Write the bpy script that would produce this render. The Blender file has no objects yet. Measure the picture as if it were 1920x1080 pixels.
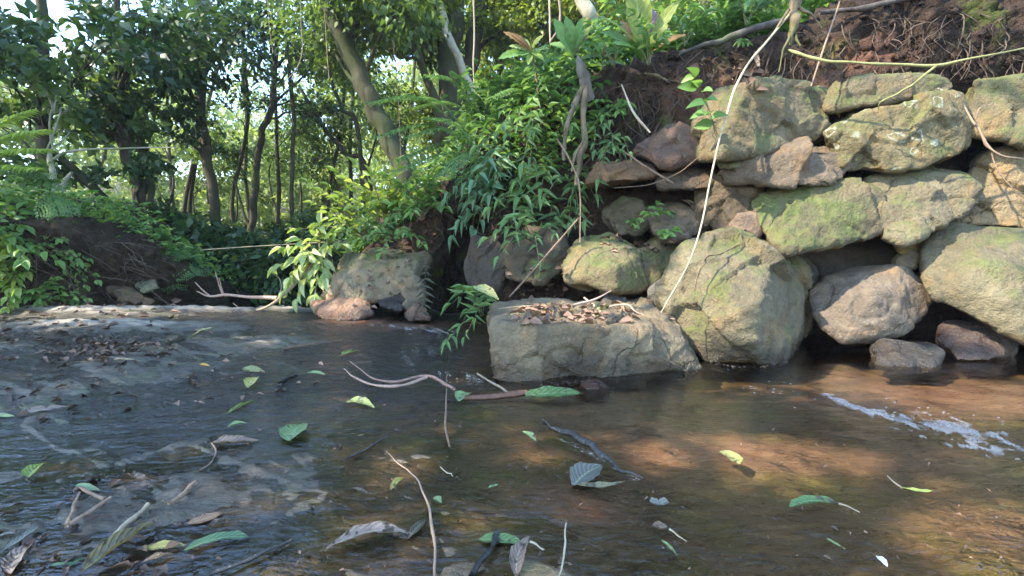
import bpy, bmesh, math, random
import numpy as np
from mathutils import Vector

random.seed(11)
rng = np.random.default_rng(11)
SC = bpy.context.scene
COL = SC.collection

# ------------------------------------------------------------------ camera model
FPX, CAMZ = 900.0, 0.6
PITCH = math.atan(70 / 900)
CP, SP = math.cos(PITCH), math.sin(PITCH)

def ray(u, v):
    x, y = (u - 960) / FPX, -(v - 540) / FPX
    return np.array([x, CP + y * SP, -SP + y * CP])

def at(u, v, d):
    """the point seen at pixel (u, v) of the 1920x1080 photograph, d metres ahead"""
    r = ray(u, v)
    return np.array([0, 0, CAMZ]) + r * (d / r[1])

def project(P):
    P = np.asarray(P, float) - np.array([0, 0, CAMZ])
    f = P[..., 1] * CP - P[..., 2] * SP
    up = P[..., 1] * SP + P[..., 2] * CP
    f = np.where(np.abs(f) < 1e-6, 1e-6, f)
    return 960 + FPX * P[..., 0] / f, 540 - FPX * up / f, f

# ------------------------------------------------------------------ noise
def _hash(ix, iy, iz, seed):
    h = (ix.astype(np.uint32) * np.uint32(374761393) + iy.astype(np.uint32) * np.uint32(668265263)
         + iz.astype(np.uint32) * np.uint32(2147483647 - 58) + np.uint32(seed * 974711 + 17))
    h = (h ^ (h >> np.uint32(13))) * np.uint32(1274126177)
    h = h ^ (h >> np.uint32(16))
    h = h * np.uint32(2246822519)
    h = h ^ (h >> np.uint32(13))
    return h.astype(np.float64) / 4294967295.0

def vnoise(P, seed=0):
    P = np.asarray(P, float)
    i = np.floor(P).astype(np.int64)
    f = P - i
    w = f * f * f * (f * (f * 6 - 15) + 10)
    out = 0
    for dx in (0, 1):
        for dy in (0, 1):
            for dz in (0, 1):
                wt = (w[:, 0] if dx else 1 - w[:, 0]) * (w[:, 1] if dy else 1 - w[:, 1]) * (w[:, 2] if dz else 1 - w[:, 2])
                out = out + wt * _hash(i[:, 0] + dx, i[:, 1] + dy, i[:, 2] + dz, seed)
    return out * 2 - 1

def fbm(P, octv=4, gain=0.5, seed=0, ridged=False):
    P = np.asarray(P, float)
    s, a, tot = 0, 1.0, 0
    for k in range(octv):
        n = vnoise(P * (2.03 ** k) + 13.7 * k, seed + k)
        if ridged:
            n = 1 - 2 * np.abs(n)
        s = s + a * n
        tot += a
        a *= gain
    return s / tot

def sstep(a, b, x):
    t = np.clip((x - a) / (b - a), 0, 1)
    return t * t * (3 - 2 * t)

# ------------------------------------------------------------------ mesh building
class MB:
    """collects quads (n,4) and triangles with one float-vector attribute per vertex"""
    def __init__(s):
        s.V, s.Q, s.T, s.A, s.n = [], [], [], [], 0
    def add(s, V, Q=None, T=None, A=None):
        V = np.asarray(V, float).reshape(-1, 3)
        if Q is not None and len(Q):
            s.Q.append(np.asarray(Q, np.int64) + s.n)
        if T is not None and len(T):
            s.T.append(np.asarray(T, np.int64) + s.n)
        s.V.append(V)
        s.A.append(np.zeros((len(V), 3)) if A is None else np.asarray(A, float))
        s.n += len(V)
    def mesh(s, name, mat, smooth=True, origin=None):
        V = np.concatenate(s.V)
        if origin is not None:
            V = V - np.asarray(origin)
        A = np.concatenate(s.A)
        Q = np.concatenate(s.Q) if s.Q else np.zeros((0, 4), np.int64)
        T = np.concatenate(s.T) if s.T else np.zeros((0, 3), np.int64)
        me = bpy.data.meshes.new(name)
        me.vertices.add(len(V))
        me.vertices.foreach_set("co", V.astype(np.float32).ravel())
        nl = Q.size + T.size
        me.loops.add(nl)
        me.loops.foreach_set("vertex_index", np.concatenate([Q.ravel(), T.ravel()]).astype(np.int32))
        me.polygons.add(len(Q) + len(T))
        st = np.concatenate([np.arange(len(Q)) * 4, Q.size + np.arange(len(T)) * 3]).astype(np.int32)
        me.polygons.foreach_set("loop_start", st)
        me.update(calc_edges=True)
        me.validate()
        if smooth:
            me.polygons.foreach_set("use_smooth", np.ones(len(me.polygons), bool))
        at_ = me.attributes.new("leafco", 'FLOAT_VECTOR', 'POINT')
        at_.data.foreach_set("vector", A.astype(np.float32).ravel())
        me.materials.append(mat)
        return me
    def build(s, name, mat, parent=None, smooth=True, origin=None):
        o = bpy.data.objects.new(name, s.mesh(name, mat, smooth, origin))
        COL.objects.link(o)
        if origin is not None:
            o.location = origin
        if parent is not None:
            o.parent = parent
            # parts are built in world coordinates: keep them there
            o.location = Vector(o.location) - Vector(parent.location)
        return o

def tag(o, label=None, cat=None, group=None, kind=None):
    if label: o["label"] = label
    if cat: o["category"] = cat
    if group: o["group"] = group
    if kind: o["kind"] = kind
    return o

def empty(name, loc, label, cat, group=None):
    o = bpy.data.objects.new(name, None)
    o.empty_display_size = 0.05
    COL.objects.link(o)
    o.location = tuple(float(c) for c in loc)
    return tag(o, label, cat, group)

def catmull(P, n):
    P = np.asarray(P, float)
    if len(P) == 2:
        t = np.linspace(0, 1, n)[:, None]
        return P[0] * (1 - t) + P[1] * t
    E = np.vstack([2 * P[0] - P[1], P, 2 * P[-1] - P[-2]])
    out = []
    ts = np.linspace(0, len(P) - 1, n)
    for t in ts:
        k = min(int(t), len(P) - 2)
        x = t - k
        a, b, c, d = E[k], E[k + 1], E[k + 2], E[k + 3]
        out.append(0.5 * ((2 * b) + (c - a) * x + (2 * a - 5 * b + 4 * c - d) * x * x + (3 * b - a - 3 * c + d) * x ** 3))
    return np.array(out)

def tube(mb, P, r, seg=8, n=None, wob=0.0, seed=0, tint=0.5):
    """swept tube through points P; r = radius list along it"""
    P = np.asarray(P, float)
    r = np.atleast_1d(np.asarray(r, float))
    n = n or max(4, (len(P) - 1) * 6 + 1)
    C = catmull(P, n)
    R = np.interp(np.linspace(0, 1, n), np.linspace(0, 1, len(r)), r) if len(r) > 1 else np.full(n, r[0])
    if wob:
        R = R * (1 + (.12 if R[0] > .035 else .28) * vnoise(np.stack([np.linspace(0, n / 2.2, n) * (.35 if R[0] > .035 else 1), np.full(n, seed * 3.7), np.full(n, 1.3)], 1), seed + 4))
        C = C + np.stack([vnoise(np.stack([np.linspace(0, n / 3, n) + seed * 7.1, np.full(n, k * 3.3), np.full(n, seed * 1.7)], 1), seed) for k in range(3)], 1) * wob
    Tn = np.gradient(C, axis=0)
    Tn /= np.linalg.norm(Tn, axis=1)[:, None] + 1e-12
    ref = np.array([0, 0, 1.0]) if abs(Tn[:, 2].mean()) < 0.8 else np.array([1.0, 0, 0])
    B = np.cross(Tn, ref); B /= np.linalg.norm(B, axis=1)[:, None] + 1e-12
    N = np.cross(B, Tn)
    ang = np.linspace(0, 2 * math.pi, seg, endpoint=False)
    V = C[:, None, :] + R[:, None, None] * (np.cos(ang)[None, :, None] * B[:, None, :] + np.sin(ang)[None, :, None] * N[:, None, :])
    idx = np.arange(n * seg).reshape(n, seg)
    Q = np.stack([idx[:-1], np.roll(idx[:-1], -1, 1), np.roll(idx[1:], -1, 1), idx[1:]], -1).reshape(-1, 4)
    T = []
    for row, flip in ((0, True), (n - 1, False)):
        for k in range(1, seg - 1):
            tri = [idx[row, 0], idx[row, k], idx[row, k + 1]]
            T.append(tri[::-1] if not flip else tri)
    A = np.zeros((n * seg, 3)); A[:, 1] = np.repeat(np.linspace(0, 1, n), seg); A[:, 2] = tint
    mb.add(V.reshape(-1, 3), Q, T, A)
    return C

# ------------------------------------------------------------------ leaf shapes
def leaf_template(rows, widths, droop=0.25, fold=0.12, wave=0.0):
    """grid of rows x 3 (left, rib, right); y runs 0..1 along, x in half-widths -1..1"""
    V, A = [], []
    for k, (t, w) in enumerate(zip(rows, widths)):
        z = -droop * t * t
        for s in (-1, 0, 1):
            V.append([s * w, t, z + abs(s) * w * fold + (wave * math.sin(k * 2.4 + s) if s else 0)])
            A.append([s * w, t, 0])
    idx = np.arange(len(rows) * 3).reshape(-1, 3)
    Q = []
    for k in range(len(rows) - 1):
        for s in (0, 1):
            Q.append([idx[k, s], idx[k, s + 1], idx[k + 1, s + 1], idx[k + 1, s]])
    return np.array(V, float), np.array(Q), np.array(A, float)

CARD = (np.array([[0, 0, 0], [1, .45, .12], [0, 1, -.1], [-1, .45, .12]], float), np.array([[0, 1, 2, 3]]),
        np.array([[0, 0, 0], [1, .45, 0], [0, 1, 0], [-1, .45, 0]], float))
OVATE = leaf_template([0, .12, .32, .55, .78, .92, 1], [.05, .6, .98, .95, .6, .25, .02], .22, .22)
LANCE = leaf_template([0, .1, .3, .55, .8, 1], [.06, .7, 1, .8, .35, .02], .2, .25)
OBOV = leaf_template([0, .15, .35, .6, .78, .92, 1], [.1, .32, .6, .95, .95, .5, .02], .28, .25)
SMALL = leaf_template([0, .35, .75, 1], [.06, 1, .65, .02], .2, .25)

def leaves(mb, tpl, pos, dirv, nrm, length, width, tint):
    V0, Q0, A0 = tpl
    pos = np.asarray(pos, float).reshape(-1, 3)
    n = len(pos)
    if n == 0: return
    d = np.asarray(dirv, float).reshape(-1, 3); d = d / (np.linalg.norm(d, axis=1)[:, None] + 1e-9)
    nn = np.asarray(nrm, float).reshape(-1, 3)
    nn = nn - (nn * d).sum(1)[:, None] * d
    nn = nn / (np.linalg.norm(nn, axis=1)[:, None] + 1e-9)
    s = np.cross(d, nn)
    L = np.broadcast_to(np.asarray(length, float), (n,))[:, None, None]
    W = np.broadcast_to(np.asarray(width, float), (n,))[:, None, None] * 0.5
    V = pos[:, None] + d[:, None] * V0[None, :, 1:2] * L + s[:, None] * V0[None, :, 0:1] * W + nn[:, None] * V0[None, :, 2:3] * L
    m = len(V0)
    Q = (Q0[None] + (np.arange(n) * m)[:, None, None]).reshape(-1, 4)
    A = np.broadcast_to(A0[None], (n, m, 3)).copy()
    A[:, :, 2] = np.broadcast_to(np.asarray(tint, float), (n,))[:, None]
    mb.add(V.reshape(-1, 3), Q, None, A.reshape(-1, 3))

def rdir(n, g=None):
    g = g or rng
    v = g.normal(size=(n, 3))
    return v / np.linalg.norm(v, axis=1)[:, None]

# ------------------------------------------------------------------ materials
def new_mat(name):
    m = bpy.data.materials.new(name); m.use_nodes = True
    nt = m.node_tree; nt.nodes.clear()
    return m, nt

class NT:
    def __init__(s, nt): s.nt = nt
    def n(s, t, **kw):
        nd = s.nt.nodes.new(t)
        for k, v in kw.items():
            if k == 'ins':
                for kk, vv in v.items():
                    if hasattr(vv, 'is_output'): s.nt.links.new(vv, nd.inputs[kk])
                    else: nd.inputs[kk].default_value = vv
            else: setattr(nd, k, v)
        return nd
    def noise(s, vec, scale, detail=5, rough=.55, dist=0.0):
        return s.n('ShaderNodeTexNoise', ins={'Vector': vec, 'Scale': scale, 'Detail': detail, 'Roughness': rough, 'Distortion': dist}).outputs['Fac']
    def ramp(s, fac, a, b, c0=(0, 0, 0, 1), c1=(1, 1, 1, 1)):
        r = s.n('ShaderNodeValToRGB', ins={'Fac': fac})
        r.color_ramp.elements[0].position = a; r.color_ramp.elements[1].position = b
        r.color_ramp.elements[0].color = c0; r.color_ramp.elements[1].color = c1
        return r.outputs['Color']
    def mix(s, fac, a, b, mode='MIX'):
        m = s.n('ShaderNodeMix', data_type='RGBA', blend_type=mode)
        for k, v in ((0, fac), (6, a), (7, b)):
            if hasattr(v, 'is_output'): s.nt.links.new(v, m.inputs[k])
            else: m.inputs[k].default_value = v if k == 0 else (tuple(v) + (1,))[:4]
        return m.outputs[2]
    def math(s, op, a, b=0.0, clamp=False):
        m = s.n('ShaderNodeMath', operation=op, use_clamp=clamp)
        for k, v in ((0, a), (1, b)):
            if hasattr(v, 'is_output'): s.nt.links.new(v, m.inputs[k])
            else: m.inputs[k].default_value = v
        return m.outputs[0]
    def maprange(s, v, a, b, c=0., d=1.):
        m = s.n('ShaderNodeMapRange', ins={0: v, 1: a, 2: b, 3: c, 4: d}); m.clamp = True
        return m.outputs[0]
    def bump(s, h, strength, dist, nrm=None):
        b = s.n('ShaderNodeBump', ins={'Height': h, 'Strength': strength, 'Distance': dist})
        if nrm is not None: s.nt.links.new(nrm, b.inputs['Normal'])
        return b.outputs['Normal']
    def out(s, sh):
        o = s.n('ShaderNodeOutputMaterial'); s.nt.links.new(sh, o.inputs['Surface'])

def leaf_mat(name, c0, c1, trans=0.35, rough=0.45, veins=0.0, blotch=None, spec=0.4):
    """leaf colour runs c0..c1 with the leaf's own tint; some light passes through the blade"""
    m, nt = new_mat(name); g = NT(nt)
    a = g.n('ShaderNodeAttribute', attribute_name='leafco')
    sep = g.n('ShaderNodeSeparateXYZ', ins={0: a.outputs['Vector']})
    col = g.mix(sep.outputs['Z'], c0, c1)
    geo = g.n('ShaderNodeNewGeometry')
    nz = g.noise(geo.outputs['Position'], 30, 3)
    col = g.mix(g.maprange(nz, .3, .7), g.mix(1.0, col, (.8, .8, .8), 'MULTIPLY'), col)
    ax = g.math('ABSOLUTE', sep.outputs['X'])
    nrm = None
    if veins > 0:
        vv = g.math('SINE', g.math('MULTIPLY', g.math('SUBTRACT', sep.outputs['Y'], g.math('MULTIPLY', ax, .22)), 55.))
        vm = g.math('MULTIPLY', g.maprange(vv, .72, 1.), veins)
        rib = g.maprange(ax, .03, .1, 1., 0.)
        msk = g.math('MAXIMUM', vm, g.math('MULTIPLY', rib, min(1., veins * 1.5)))
        col = g.mix(msk, col, g.mix(.5, col, (.45, .5, .25)))
        nrm = g.bump(vv, .35, .002)
    if blotch:
        nb = g.noise(geo.outputs['Position'], 55, 4)
        col = g.mix(g.maprange(nb, .55, .62), col, blotch)
    bs = g.n('ShaderNodeBsdfPrincipled', ins={'Base Color': col, 'Roughness': rough, 'Specular IOR Level': spec})
    if nrm is not None: nt.links.new(nrm, bs.inputs['Normal'])
    tr = g.n('ShaderNodeBsdfTranslucent', ins={'Color': g.mix(1.0, col, (1.0, 1.0, .55), 'MULTIPLY')})
    tr2 = g.n('ShaderNodeMixShader', ins={0: trans, 1: bs.outputs[0], 2: tr.outputs[0]})
    g.out(tr2.outputs[0])
    return m

def bark_mat(name, c0, c1, moss=(.06, .09, .02), mossamt=0.45, scale=9, rough=.9):
    m, nt = new_mat(name); g = NT(nt)
    geo = g.n('ShaderNodeNewGeometry')
    mp = g.n('ShaderNodeMapping', ins={'Vector': geo.outputs['Position'], 'Scale': (1, 1, .3)})
    n1 = g.noise(mp.outputs[0], scale, 6, .65)
    n2 = g.noise(geo.outputs['Position'], 2.2, 4)
    col = g.mix(g.maprange(n1, .35, .68), c0, c1)
    col = g.mix(g.math('MULTIPLY', g.maprange(n2, .62 - mossamt * .35, .72 - mossamt * .2), .85), col, moss)
    nrm = g.bump(n1, .7, .02)
    bs = g.n('ShaderNodeBsdfPrincipled', ins={'Base Color': col, 'Roughness': rough, 'Normal': nrm, 'Specular IOR Level': .25})
    g.out(bs.outputs[0])
    return m

def stone_mat(name, lichen=False, wet=False):
    """stone whose base colour and moss share come from the object's own colour"""
    m, nt = new_mat(name); g = NT(nt)
    oi = g.n('ShaderNodeObjectInfo')
    tc = g.n('ShaderNodeTexCoord')
    geo = g.n('ShaderNodeNewGeometry')
    off = g.n('ShaderNodeVectorMath', operation='ADD', ins={0: tc.outputs['Object']})
    cmb = g.n('ShaderNodeCombineXYZ', ins={0: g.math('MULTIPLY', oi.outputs['Random'], 37.), 1: g.math('MULTIPLY', oi.outputs['Random'], 91.), 2: 0.})
    nt.links.new(cmb.outputs[0], off.inputs[1])
    P = off.outputs[0]
    n_big = g.noise(P, 3.6, 8, .68, .8)
    n_mid = g.noise(P, 13, 6, .65)
    n_fine = g.noise(P, 75, 4, .7)
    base = oi.outputs['Color']
    dark = g.mix(1., base, (.48, .46, .44), 'MULTIPLY')
    lite = g.mix(1., base, (1.15, 1.12, 1.05), 'MULTIPLY')
    col = g.mix(g.maprange(n_big, .32, .68), dark, lite)
    warm = g.mix(1., base, (1.3, .95, .62), 'MULTIPLY')
    col = g.mix(g.math('MULTIPLY', g.maprange(g.noise(P, 5.3, 4), .52, .66), .55), col, warm)
    col = g.mix(g.maprange(n_mid, .48, .68, 0, .8), col, dark)
    col = g.mix(g.maprange(n_fine, .55, .72, 0, .6), col, g.mix(1., base, (1.5, 1.45, 1.3), 'MULTIPLY'))
    col = g.mix(g.maprange(n_fine, .28, .4, .55, 0), col, g.mix(1., base, (.35, .33, .3), 'MULTIPLY'))
    wv = g.n('ShaderNodeTexNoise', ins={'Vector': P, 'Scale': 5., 'Detail': 4})
    ws = g.n('ShaderNodeVectorMath', operation='SCALE', ins={0: wv.outputs['Color'], 'Scale': .28})
    wa = g.n('ShaderNodeVectorMath', operation='ADD', ins={0: P, 1: ws.outputs[0]})
    ck = g.n('ShaderNodeTexVoronoi', feature='DISTANCE_TO_EDGE', ins={'Vector': wa.outputs[0], 'Scale': 2.6}).outputs['Distance']
    crack = g.math('MULTIPLY', g.maprange(ck, .004, .02, 1., 0.), g.maprange(g.noise(P, 2.1, 2), .56, .66))
    col = g.mix(g.math('MULTIPLY', crack, .5), col, g.mix(1., base, (.25, .23, .2), 'MULTIPLY'))
    # moss: patches, thicker on upward faces
    nz = g.n('ShaderNodeSeparateXYZ', ins={0: geo.outputs['Normal']}).outputs['Z']
    mm = g.math('ADD', g.math('MULTIPLY', nz, .14), g.noise(P, 4.5, 7, .68, .4))
    thr = g.math('SUBTRACT', .81, g.math('MULTIPLY', oi.outputs['Alpha'], .5))
    mfac = g.math('MULTIPLY', g.maprange(g.math('SUBTRACT', mm, thr), -.05, .13), .8)
    mcol = g.mix(g.maprange(n_mid, .35, .65), (.05, .075, .014), (.14, .155, .04))
    col = g.mix(mfac, col, mcol)
    rough = g.maprange(n_mid, .3, .7, .95, .75)
    if lichen:
        w = g.n('ShaderNodeVectorMath', operation='ADD', ins={0: P, 1: (0, 0, 0)})
        nv = g.n('ShaderNodeTexNoise', ins={'Vector': P, 'Scale': 14., 'Detail': 3})
        sc = g.n('ShaderNodeVectorMath', operation='SCALE', ins={0: nv.outputs['Color'], 'Scale': .09})
        nt.links.new(sc.outputs[0], w.inputs[1])
        vo = g.n('ShaderNodeTexVoronoi', ins={'Vector': w.outputs[0], 'Scale': 8.5})
        ring = g.math('MULTIPLY', g.maprange(vo.outputs['Distance'], .2, .24), g.maprange(vo.outputs['Distance'], .3, .34, 1, 0))
        pick = g.maprange(g.n('ShaderNodeSeparateColor', ins={0: vo.outputs['Color']}).outputs[0], .45, .5)
        brk = g.maprange(g.noise(P, 40, 3), .38, .5)
        lf = g.math('MULTIPLY', g.math('MULTIPLY', ring, pick), brk)
        pat = g.math('MULTIPLY', g.maprange(g.noise(P, 9, 6, .7), .62, .7), .7)
        col = g.mix(g.math('MAXIMUM', g.math('MULTIPLY', lf, .55), pat), col, (.38, .4, .3))
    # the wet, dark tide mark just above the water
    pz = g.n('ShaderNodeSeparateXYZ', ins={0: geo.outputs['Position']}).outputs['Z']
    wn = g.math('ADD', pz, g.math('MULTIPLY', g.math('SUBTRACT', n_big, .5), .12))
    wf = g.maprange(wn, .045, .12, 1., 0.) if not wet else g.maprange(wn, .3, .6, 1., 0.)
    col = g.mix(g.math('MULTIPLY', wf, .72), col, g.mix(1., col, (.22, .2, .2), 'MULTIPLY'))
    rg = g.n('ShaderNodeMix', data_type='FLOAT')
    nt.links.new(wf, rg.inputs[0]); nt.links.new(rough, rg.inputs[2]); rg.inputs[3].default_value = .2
    h = g.math('ADD', g.math('MULTIPLY', n_mid, .7), g.math('MULTIPLY', n_fine, .25))
    h = g.math('ADD', h, g.math('MULTIPLY', mfac, .15))
    h = g.math('SUBTRACT', h, g.math('MULTIPLY', crack, .22))
    nrm = g.bump(h, 1.0, .055)
    bs = g.n('ShaderNodeBsdfPrincipled', ins={'Base Color': col, 'Roughness': rg.outputs[0], 'Normal': nrm, 'Specular IOR Level': .35})
    g.out(bs.outputs[0])
    return m

def soil_mat(name, c0, c1, c2, moss=.25):
    m, nt = new_mat(name); g = NT(nt)
    geo = g.n('ShaderNodeNewGeometry'); P = geo.outputs['Position']
    n1 = g.noise(P, 1.7, 5, .6, .3); n2 = g.noise(P, 16, 6, .7); n3 = g.noise(P, 70, 4, .7)
    col = g.mix(g.maprange(n1, .4, .62), c0, c1)
    col = g.mix(g.maprange(n2, .5, .72, 0, .8), col, c2)
    col = g.mix(g.maprange(n3, .3, .45, .7, 0), col, g.mix(1., c0, (.35, .35, .35), 'MULTIPLY'))
    mfac = g.math('MULTIPLY', g.maprange(g.noise(P, 3.1, 6, .7), .66 - moss * .25, .74 - moss * .2), .8)
    col = g.mix(mfac, col, (.08, .1, .02))
    att = g.n('ShaderNodeAttribute', attribute_name='leafco')
    sx = g.n('ShaderNodeSeparateXYZ', ins={0: att.outputs['Vector']})
    col = g.mix(g.math('MULTIPLY', sx.outputs['X'], .85), col, g.mix(n2, (.2, .085, .05), (.36, .17, .11)))
    nrm = g.bump(g.math('ADD', n2, g.math('MULTIPLY', n3, .45)), 1.0, .06)
    bs = g.n('ShaderNodeBsdfPrincipled', ins={'Base Color': col, 'Roughness': .95, 'Normal': nrm, 'Specular IOR Level': .15})
    g.out(bs.outputs[0])
    return m

def plain_mat(name, c0, c1, rough=.7, scale=40, spec=.3, bump=.3):
    m, nt = new_mat(name); g = NT(nt)
    geo = g.n('ShaderNodeNewGeometry')
    n = g.noise(geo.outputs['Position'], scale, 5, .65)
    att = g.n('ShaderNodeAttribute', attribute_name='leafco')
    z = g.n('ShaderNodeSeparateXYZ', ins={0: att.outputs['Vector']}).outputs['Z']
    col = g.mix(g.maprange(g.math('ADD', n, g.math('MULTIPLY', g.math('SUBTRACT', z, .5), .5)), .3, .7), c0, c1)
    bs = g.n('ShaderNodeBsdfPrincipled', ins={'Base Color': col, 'Roughness': rough, 'Specular IOR Level': spec, 'Normal': g.bump(n, bump, .006)})
    g.out(bs.outputs[0])
    return m
# ------------------------------------------------------------------ camera, sun, sky
cam = bpy.data.cameras.new("camera"); cam_o = bpy.data.objects.new("camera", cam); COL.objects.link(cam_o)
cam.sensor_width = 36; cam.lens = 36 * FPX / 1920; cam.clip_end = 500; cam.clip_start = .02
cam_o.location = (0, 0, CAMZ); cam_o.rotation_euler = (math.pi / 2 - PITCH, 0, 0)
SC.camera = cam_o

SUN = np.array([-0.66, -0.29, 0.69]); SUN /= np.linalg.norm(SUN)
sl = bpy.data.lights.new("sun", 'SUN'); sl.energy = 2.3; sl.angle = math.radians(0.6); sl.color = (1.0, .9, .74)
so = bpy.data.objects.new("sun", sl); COL.objects.link(so)
so.rotation_euler = Vector(SUN).to_track_quat('Z', 'Y').to_euler()
so.location = (-6, -4, 9)

w = bpy.data.worlds.new("World"); SC.world = w; w.use_nodes = True
wt = w.node_tree; wt.nodes.clear()
sky = wt.nodes.new('ShaderNodeTexSky'); sky.sky_type = 'NISHITA'; sky.sun_disc = False
sky.sun_elevation = math.asin(SUN[2]); sky.sun_rotation = math.atan2(SUN[0], SUN[1])
sky.air_density = 1.3; sky.dust_density = .7; sky.ozone_density = 5.5
bg = wt.nodes.new('ShaderNodeBackground'); bg.inputs[1].default_value = 0.15
wo = wt.nodes.new('ShaderNodeOutputWorld')
wt.links.new(sky.outputs[0], bg.inputs[0]); wt.links.new(bg.outputs[0], wo.inputs[0])

SC.view_settings.view_transform = 'Standard'; SC.view_settings.look = 'None'
SC.view_settings.exposure = 2.85; SC.view_settings.gamma = 1.0
SC.render.engine = 'CYCLES'
SC.cycles.use_denoising = True
SC.cycles.max_bounces = 7; SC.cycles.transparent_max_bounces = 12
SC.cycles.diffuse_bounces = 3; SC.cycles.glossy_bounces = 3; SC.cycles.transmission_bounces = 4
SC.cycles.sample_clamp_indirect = 6.0

# ------------------------------------------------------------------ materials of the setting
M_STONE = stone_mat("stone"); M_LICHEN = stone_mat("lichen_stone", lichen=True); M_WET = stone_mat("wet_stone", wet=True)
M_SOIL = soil_mat("red_soil", (.034, .023, .017), (.075, .048, .033), (.125, .085, .062), .35)
M_DARKSOIL = soil_mat("dark_soil", (.028, .019, .011), (.065, .044, .026), (.09, .065, .04), .3)

def bed_material():
    m, nt = new_mat("wet_rock_bed"); g = NT(nt)
    geo = g.n('ShaderNodeNewGeometry'); P = geo.outputs['Position']
    att = g.n('ShaderNodeAttribute', attribute_name='leafco')
    s = g.n('ShaderNodeSeparateXYZ', ins={0: att.outputs['Vector']})
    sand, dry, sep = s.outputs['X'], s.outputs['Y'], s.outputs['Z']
    mp = g.n('ShaderNodeMapping', ins={'Vector': P, 'Rotation': (0, 0, .6), 'Scale': (1, 3.2, 1)})
    n1 = g.noise(P, 2.4, 6, .62, .5); n2 = g.noise(mp.outputs[0], 15, 8, .75, .6); n3 = g.noise(P, 90, 4, .75)
    col = g.mix(g.maprange(n1, .38, .62), (.034, .027, .016), (.095, .072, .043))
    col = g.mix(g.maprange(n2, .42, .7, 0, .75), col, (.165, .125, .078))
    col = g.mix(g.maprange(n2, .25, .42, .8, 0), col, (.012, .01, .007))
    olive = g.noise(P, 3.7, 5, .6)
    col = g.mix(g.maprange(olive, .5, .62, 0, .7), col, (.08, .085, .022))
    col = g.mix(g.maprange(n3, .6, .68, 0, .8), col, (.28, .23, .16))
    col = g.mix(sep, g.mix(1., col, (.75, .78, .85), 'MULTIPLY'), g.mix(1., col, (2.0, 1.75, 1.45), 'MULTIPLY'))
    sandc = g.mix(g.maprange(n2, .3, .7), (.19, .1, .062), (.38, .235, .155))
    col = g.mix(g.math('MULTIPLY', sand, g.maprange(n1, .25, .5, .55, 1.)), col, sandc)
    dryc = g.mix(g.maprange(g.math('ADD', n2, n3), .7, 1.3), (.17, .14, .105), (.38, .33, .25))
    wetn = g.math('MULTIPLY', dry, g.maprange(n1, .3, .5, .6, 1.))
    col = g.mix(wetn, col, dryc)
    rough = g.n('ShaderNodeMix', data_type='FLOAT')
    nt.links.new(wetn, rough.inputs[0]); nt.links.new(g.maprange(n2, .3, .7, .2, .4), rough.inputs[2]); rough.inputs[3].default_value = .9
    nrm = g.bump(g.math('ADD', n2, g.math('MULTIPLY', n3, .3)), 1.0, .017)
    bs = g.n('ShaderNodeBsdfPrincipled', ins={'Base Color': col, 'Roughness': rough.outputs[0], 'Normal': nrm, 'Specular IOR Level': .7})
    g.out(bs.outputs[0]); return m

def water_material():
    """clear shallow water: Fresnel reflection over a faintly brown, see-through body"""
    m, nt = new_mat("stream_water"); g = NT(nt)
    geo = g.n('ShaderNodeNewGeometry'); P = geo.outputs['Position']
    att = g.n('ShaderNodeAttribute', attribute_name='leafco')
    s = g.n('ShaderNodeSeparateXYZ', ins={0: att.outputs['Vector']})
    mp = g.n('ShaderNodeMapping', ins={'Vector': P, 'Rotation': (0, 0, -.35), 'Scale': (1, 2.0, 1)})
    a = g.noise(mp.outputs[0], 7, 3, .5, .7); b = g.noise(mp.outputs[0], 24, 3, .55, .8); c = g.noise(P, 80, 2, .5)
    h = g.math('ADD', g.math('MULTIPLY', a, .9), g.math('ADD', g.math('MULTIPLY', b, .42), g.math('MULTIPLY', c, .09)))
    h = g.math('MULTIPLY', h, s.outputs['X'])
    nrm = g.bump(h, 1.0, .03)
    fr = g.n('ShaderNodeFresnel', ins={'IOR': 1.34, 'Normal': nrm})
    tp = g.n('ShaderNodeBsdfTransparent', ins={'Color': (.86, .8, .7, 1)})
    gl = g.n('ShaderNodeBsdfGlossy', ins={'Color': (1, 1, 1, 1), 'Roughness': s.outputs['Y'], 'Normal': nrm})
    mx = g.n('ShaderNodeMixShader', ins={0: fr.outputs[0], 1: tp.outputs[0], 2: gl.outputs[0]})
    g.out(mx.outputs[0]); return m

# ------------------------------------------------------------------ stream bed and water
def ybrink(x):
    return 4.62 - 0.16 * sstep(-2.2, -4.2, x) + 0.05 * np.sin(x * 5.1) + 0.03 * np.sin(x * 13)

def water_z(x, y):
    """level of the water film: flat pool, a low rise over the rock on the far side of the stream"""
    w0 = 0.045 * sstep(-.5, -3.2, x) * sstep(1.0, 2.6, y)
    # shallow drop of the little chute beside the square block
    w0 = w0 - 0.03 * np.exp(-(((x + .35) / .35) ** 2 + ((y - 2.6) / .5) ** 2))
    return w0

ISL = [(-2.9, 3.55, .95, .26, .55), (-3.45, 4.15, .9, .2, .35), (-1.55, 3.05, .55, .22, .3), (-3.4, 2.75, .5, .1, .2)]   # dry rock humps (x, y, rx, ry, height)
SUNLIT_SAND = [(2.3, 2.28, 1.1, .32, 1.), (.85, 1.48, .8, .13, .9), (.5, 1.62, .4, .12, .6), (-1.15, 3.9, .75, .32, 1.), (1.05, 1.1, .3, .09, .6), (.13, 1.14, .16, .09, .9), (1.9, 2.6, .4, .2, .8), (.3, 1.62, .3, .06, .6)]  # reddish sand colour, also brightening the sunlit patches of the bed

def blob(x, y, L):
    r = 0
    for bx, by, rx, ry, a in L:
        r = np.maximum(r, a * np.exp(-(((x - bx) / rx) ** 2 + ((y - by) / ry) ** 2) ** 1.4))
    return r

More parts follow.
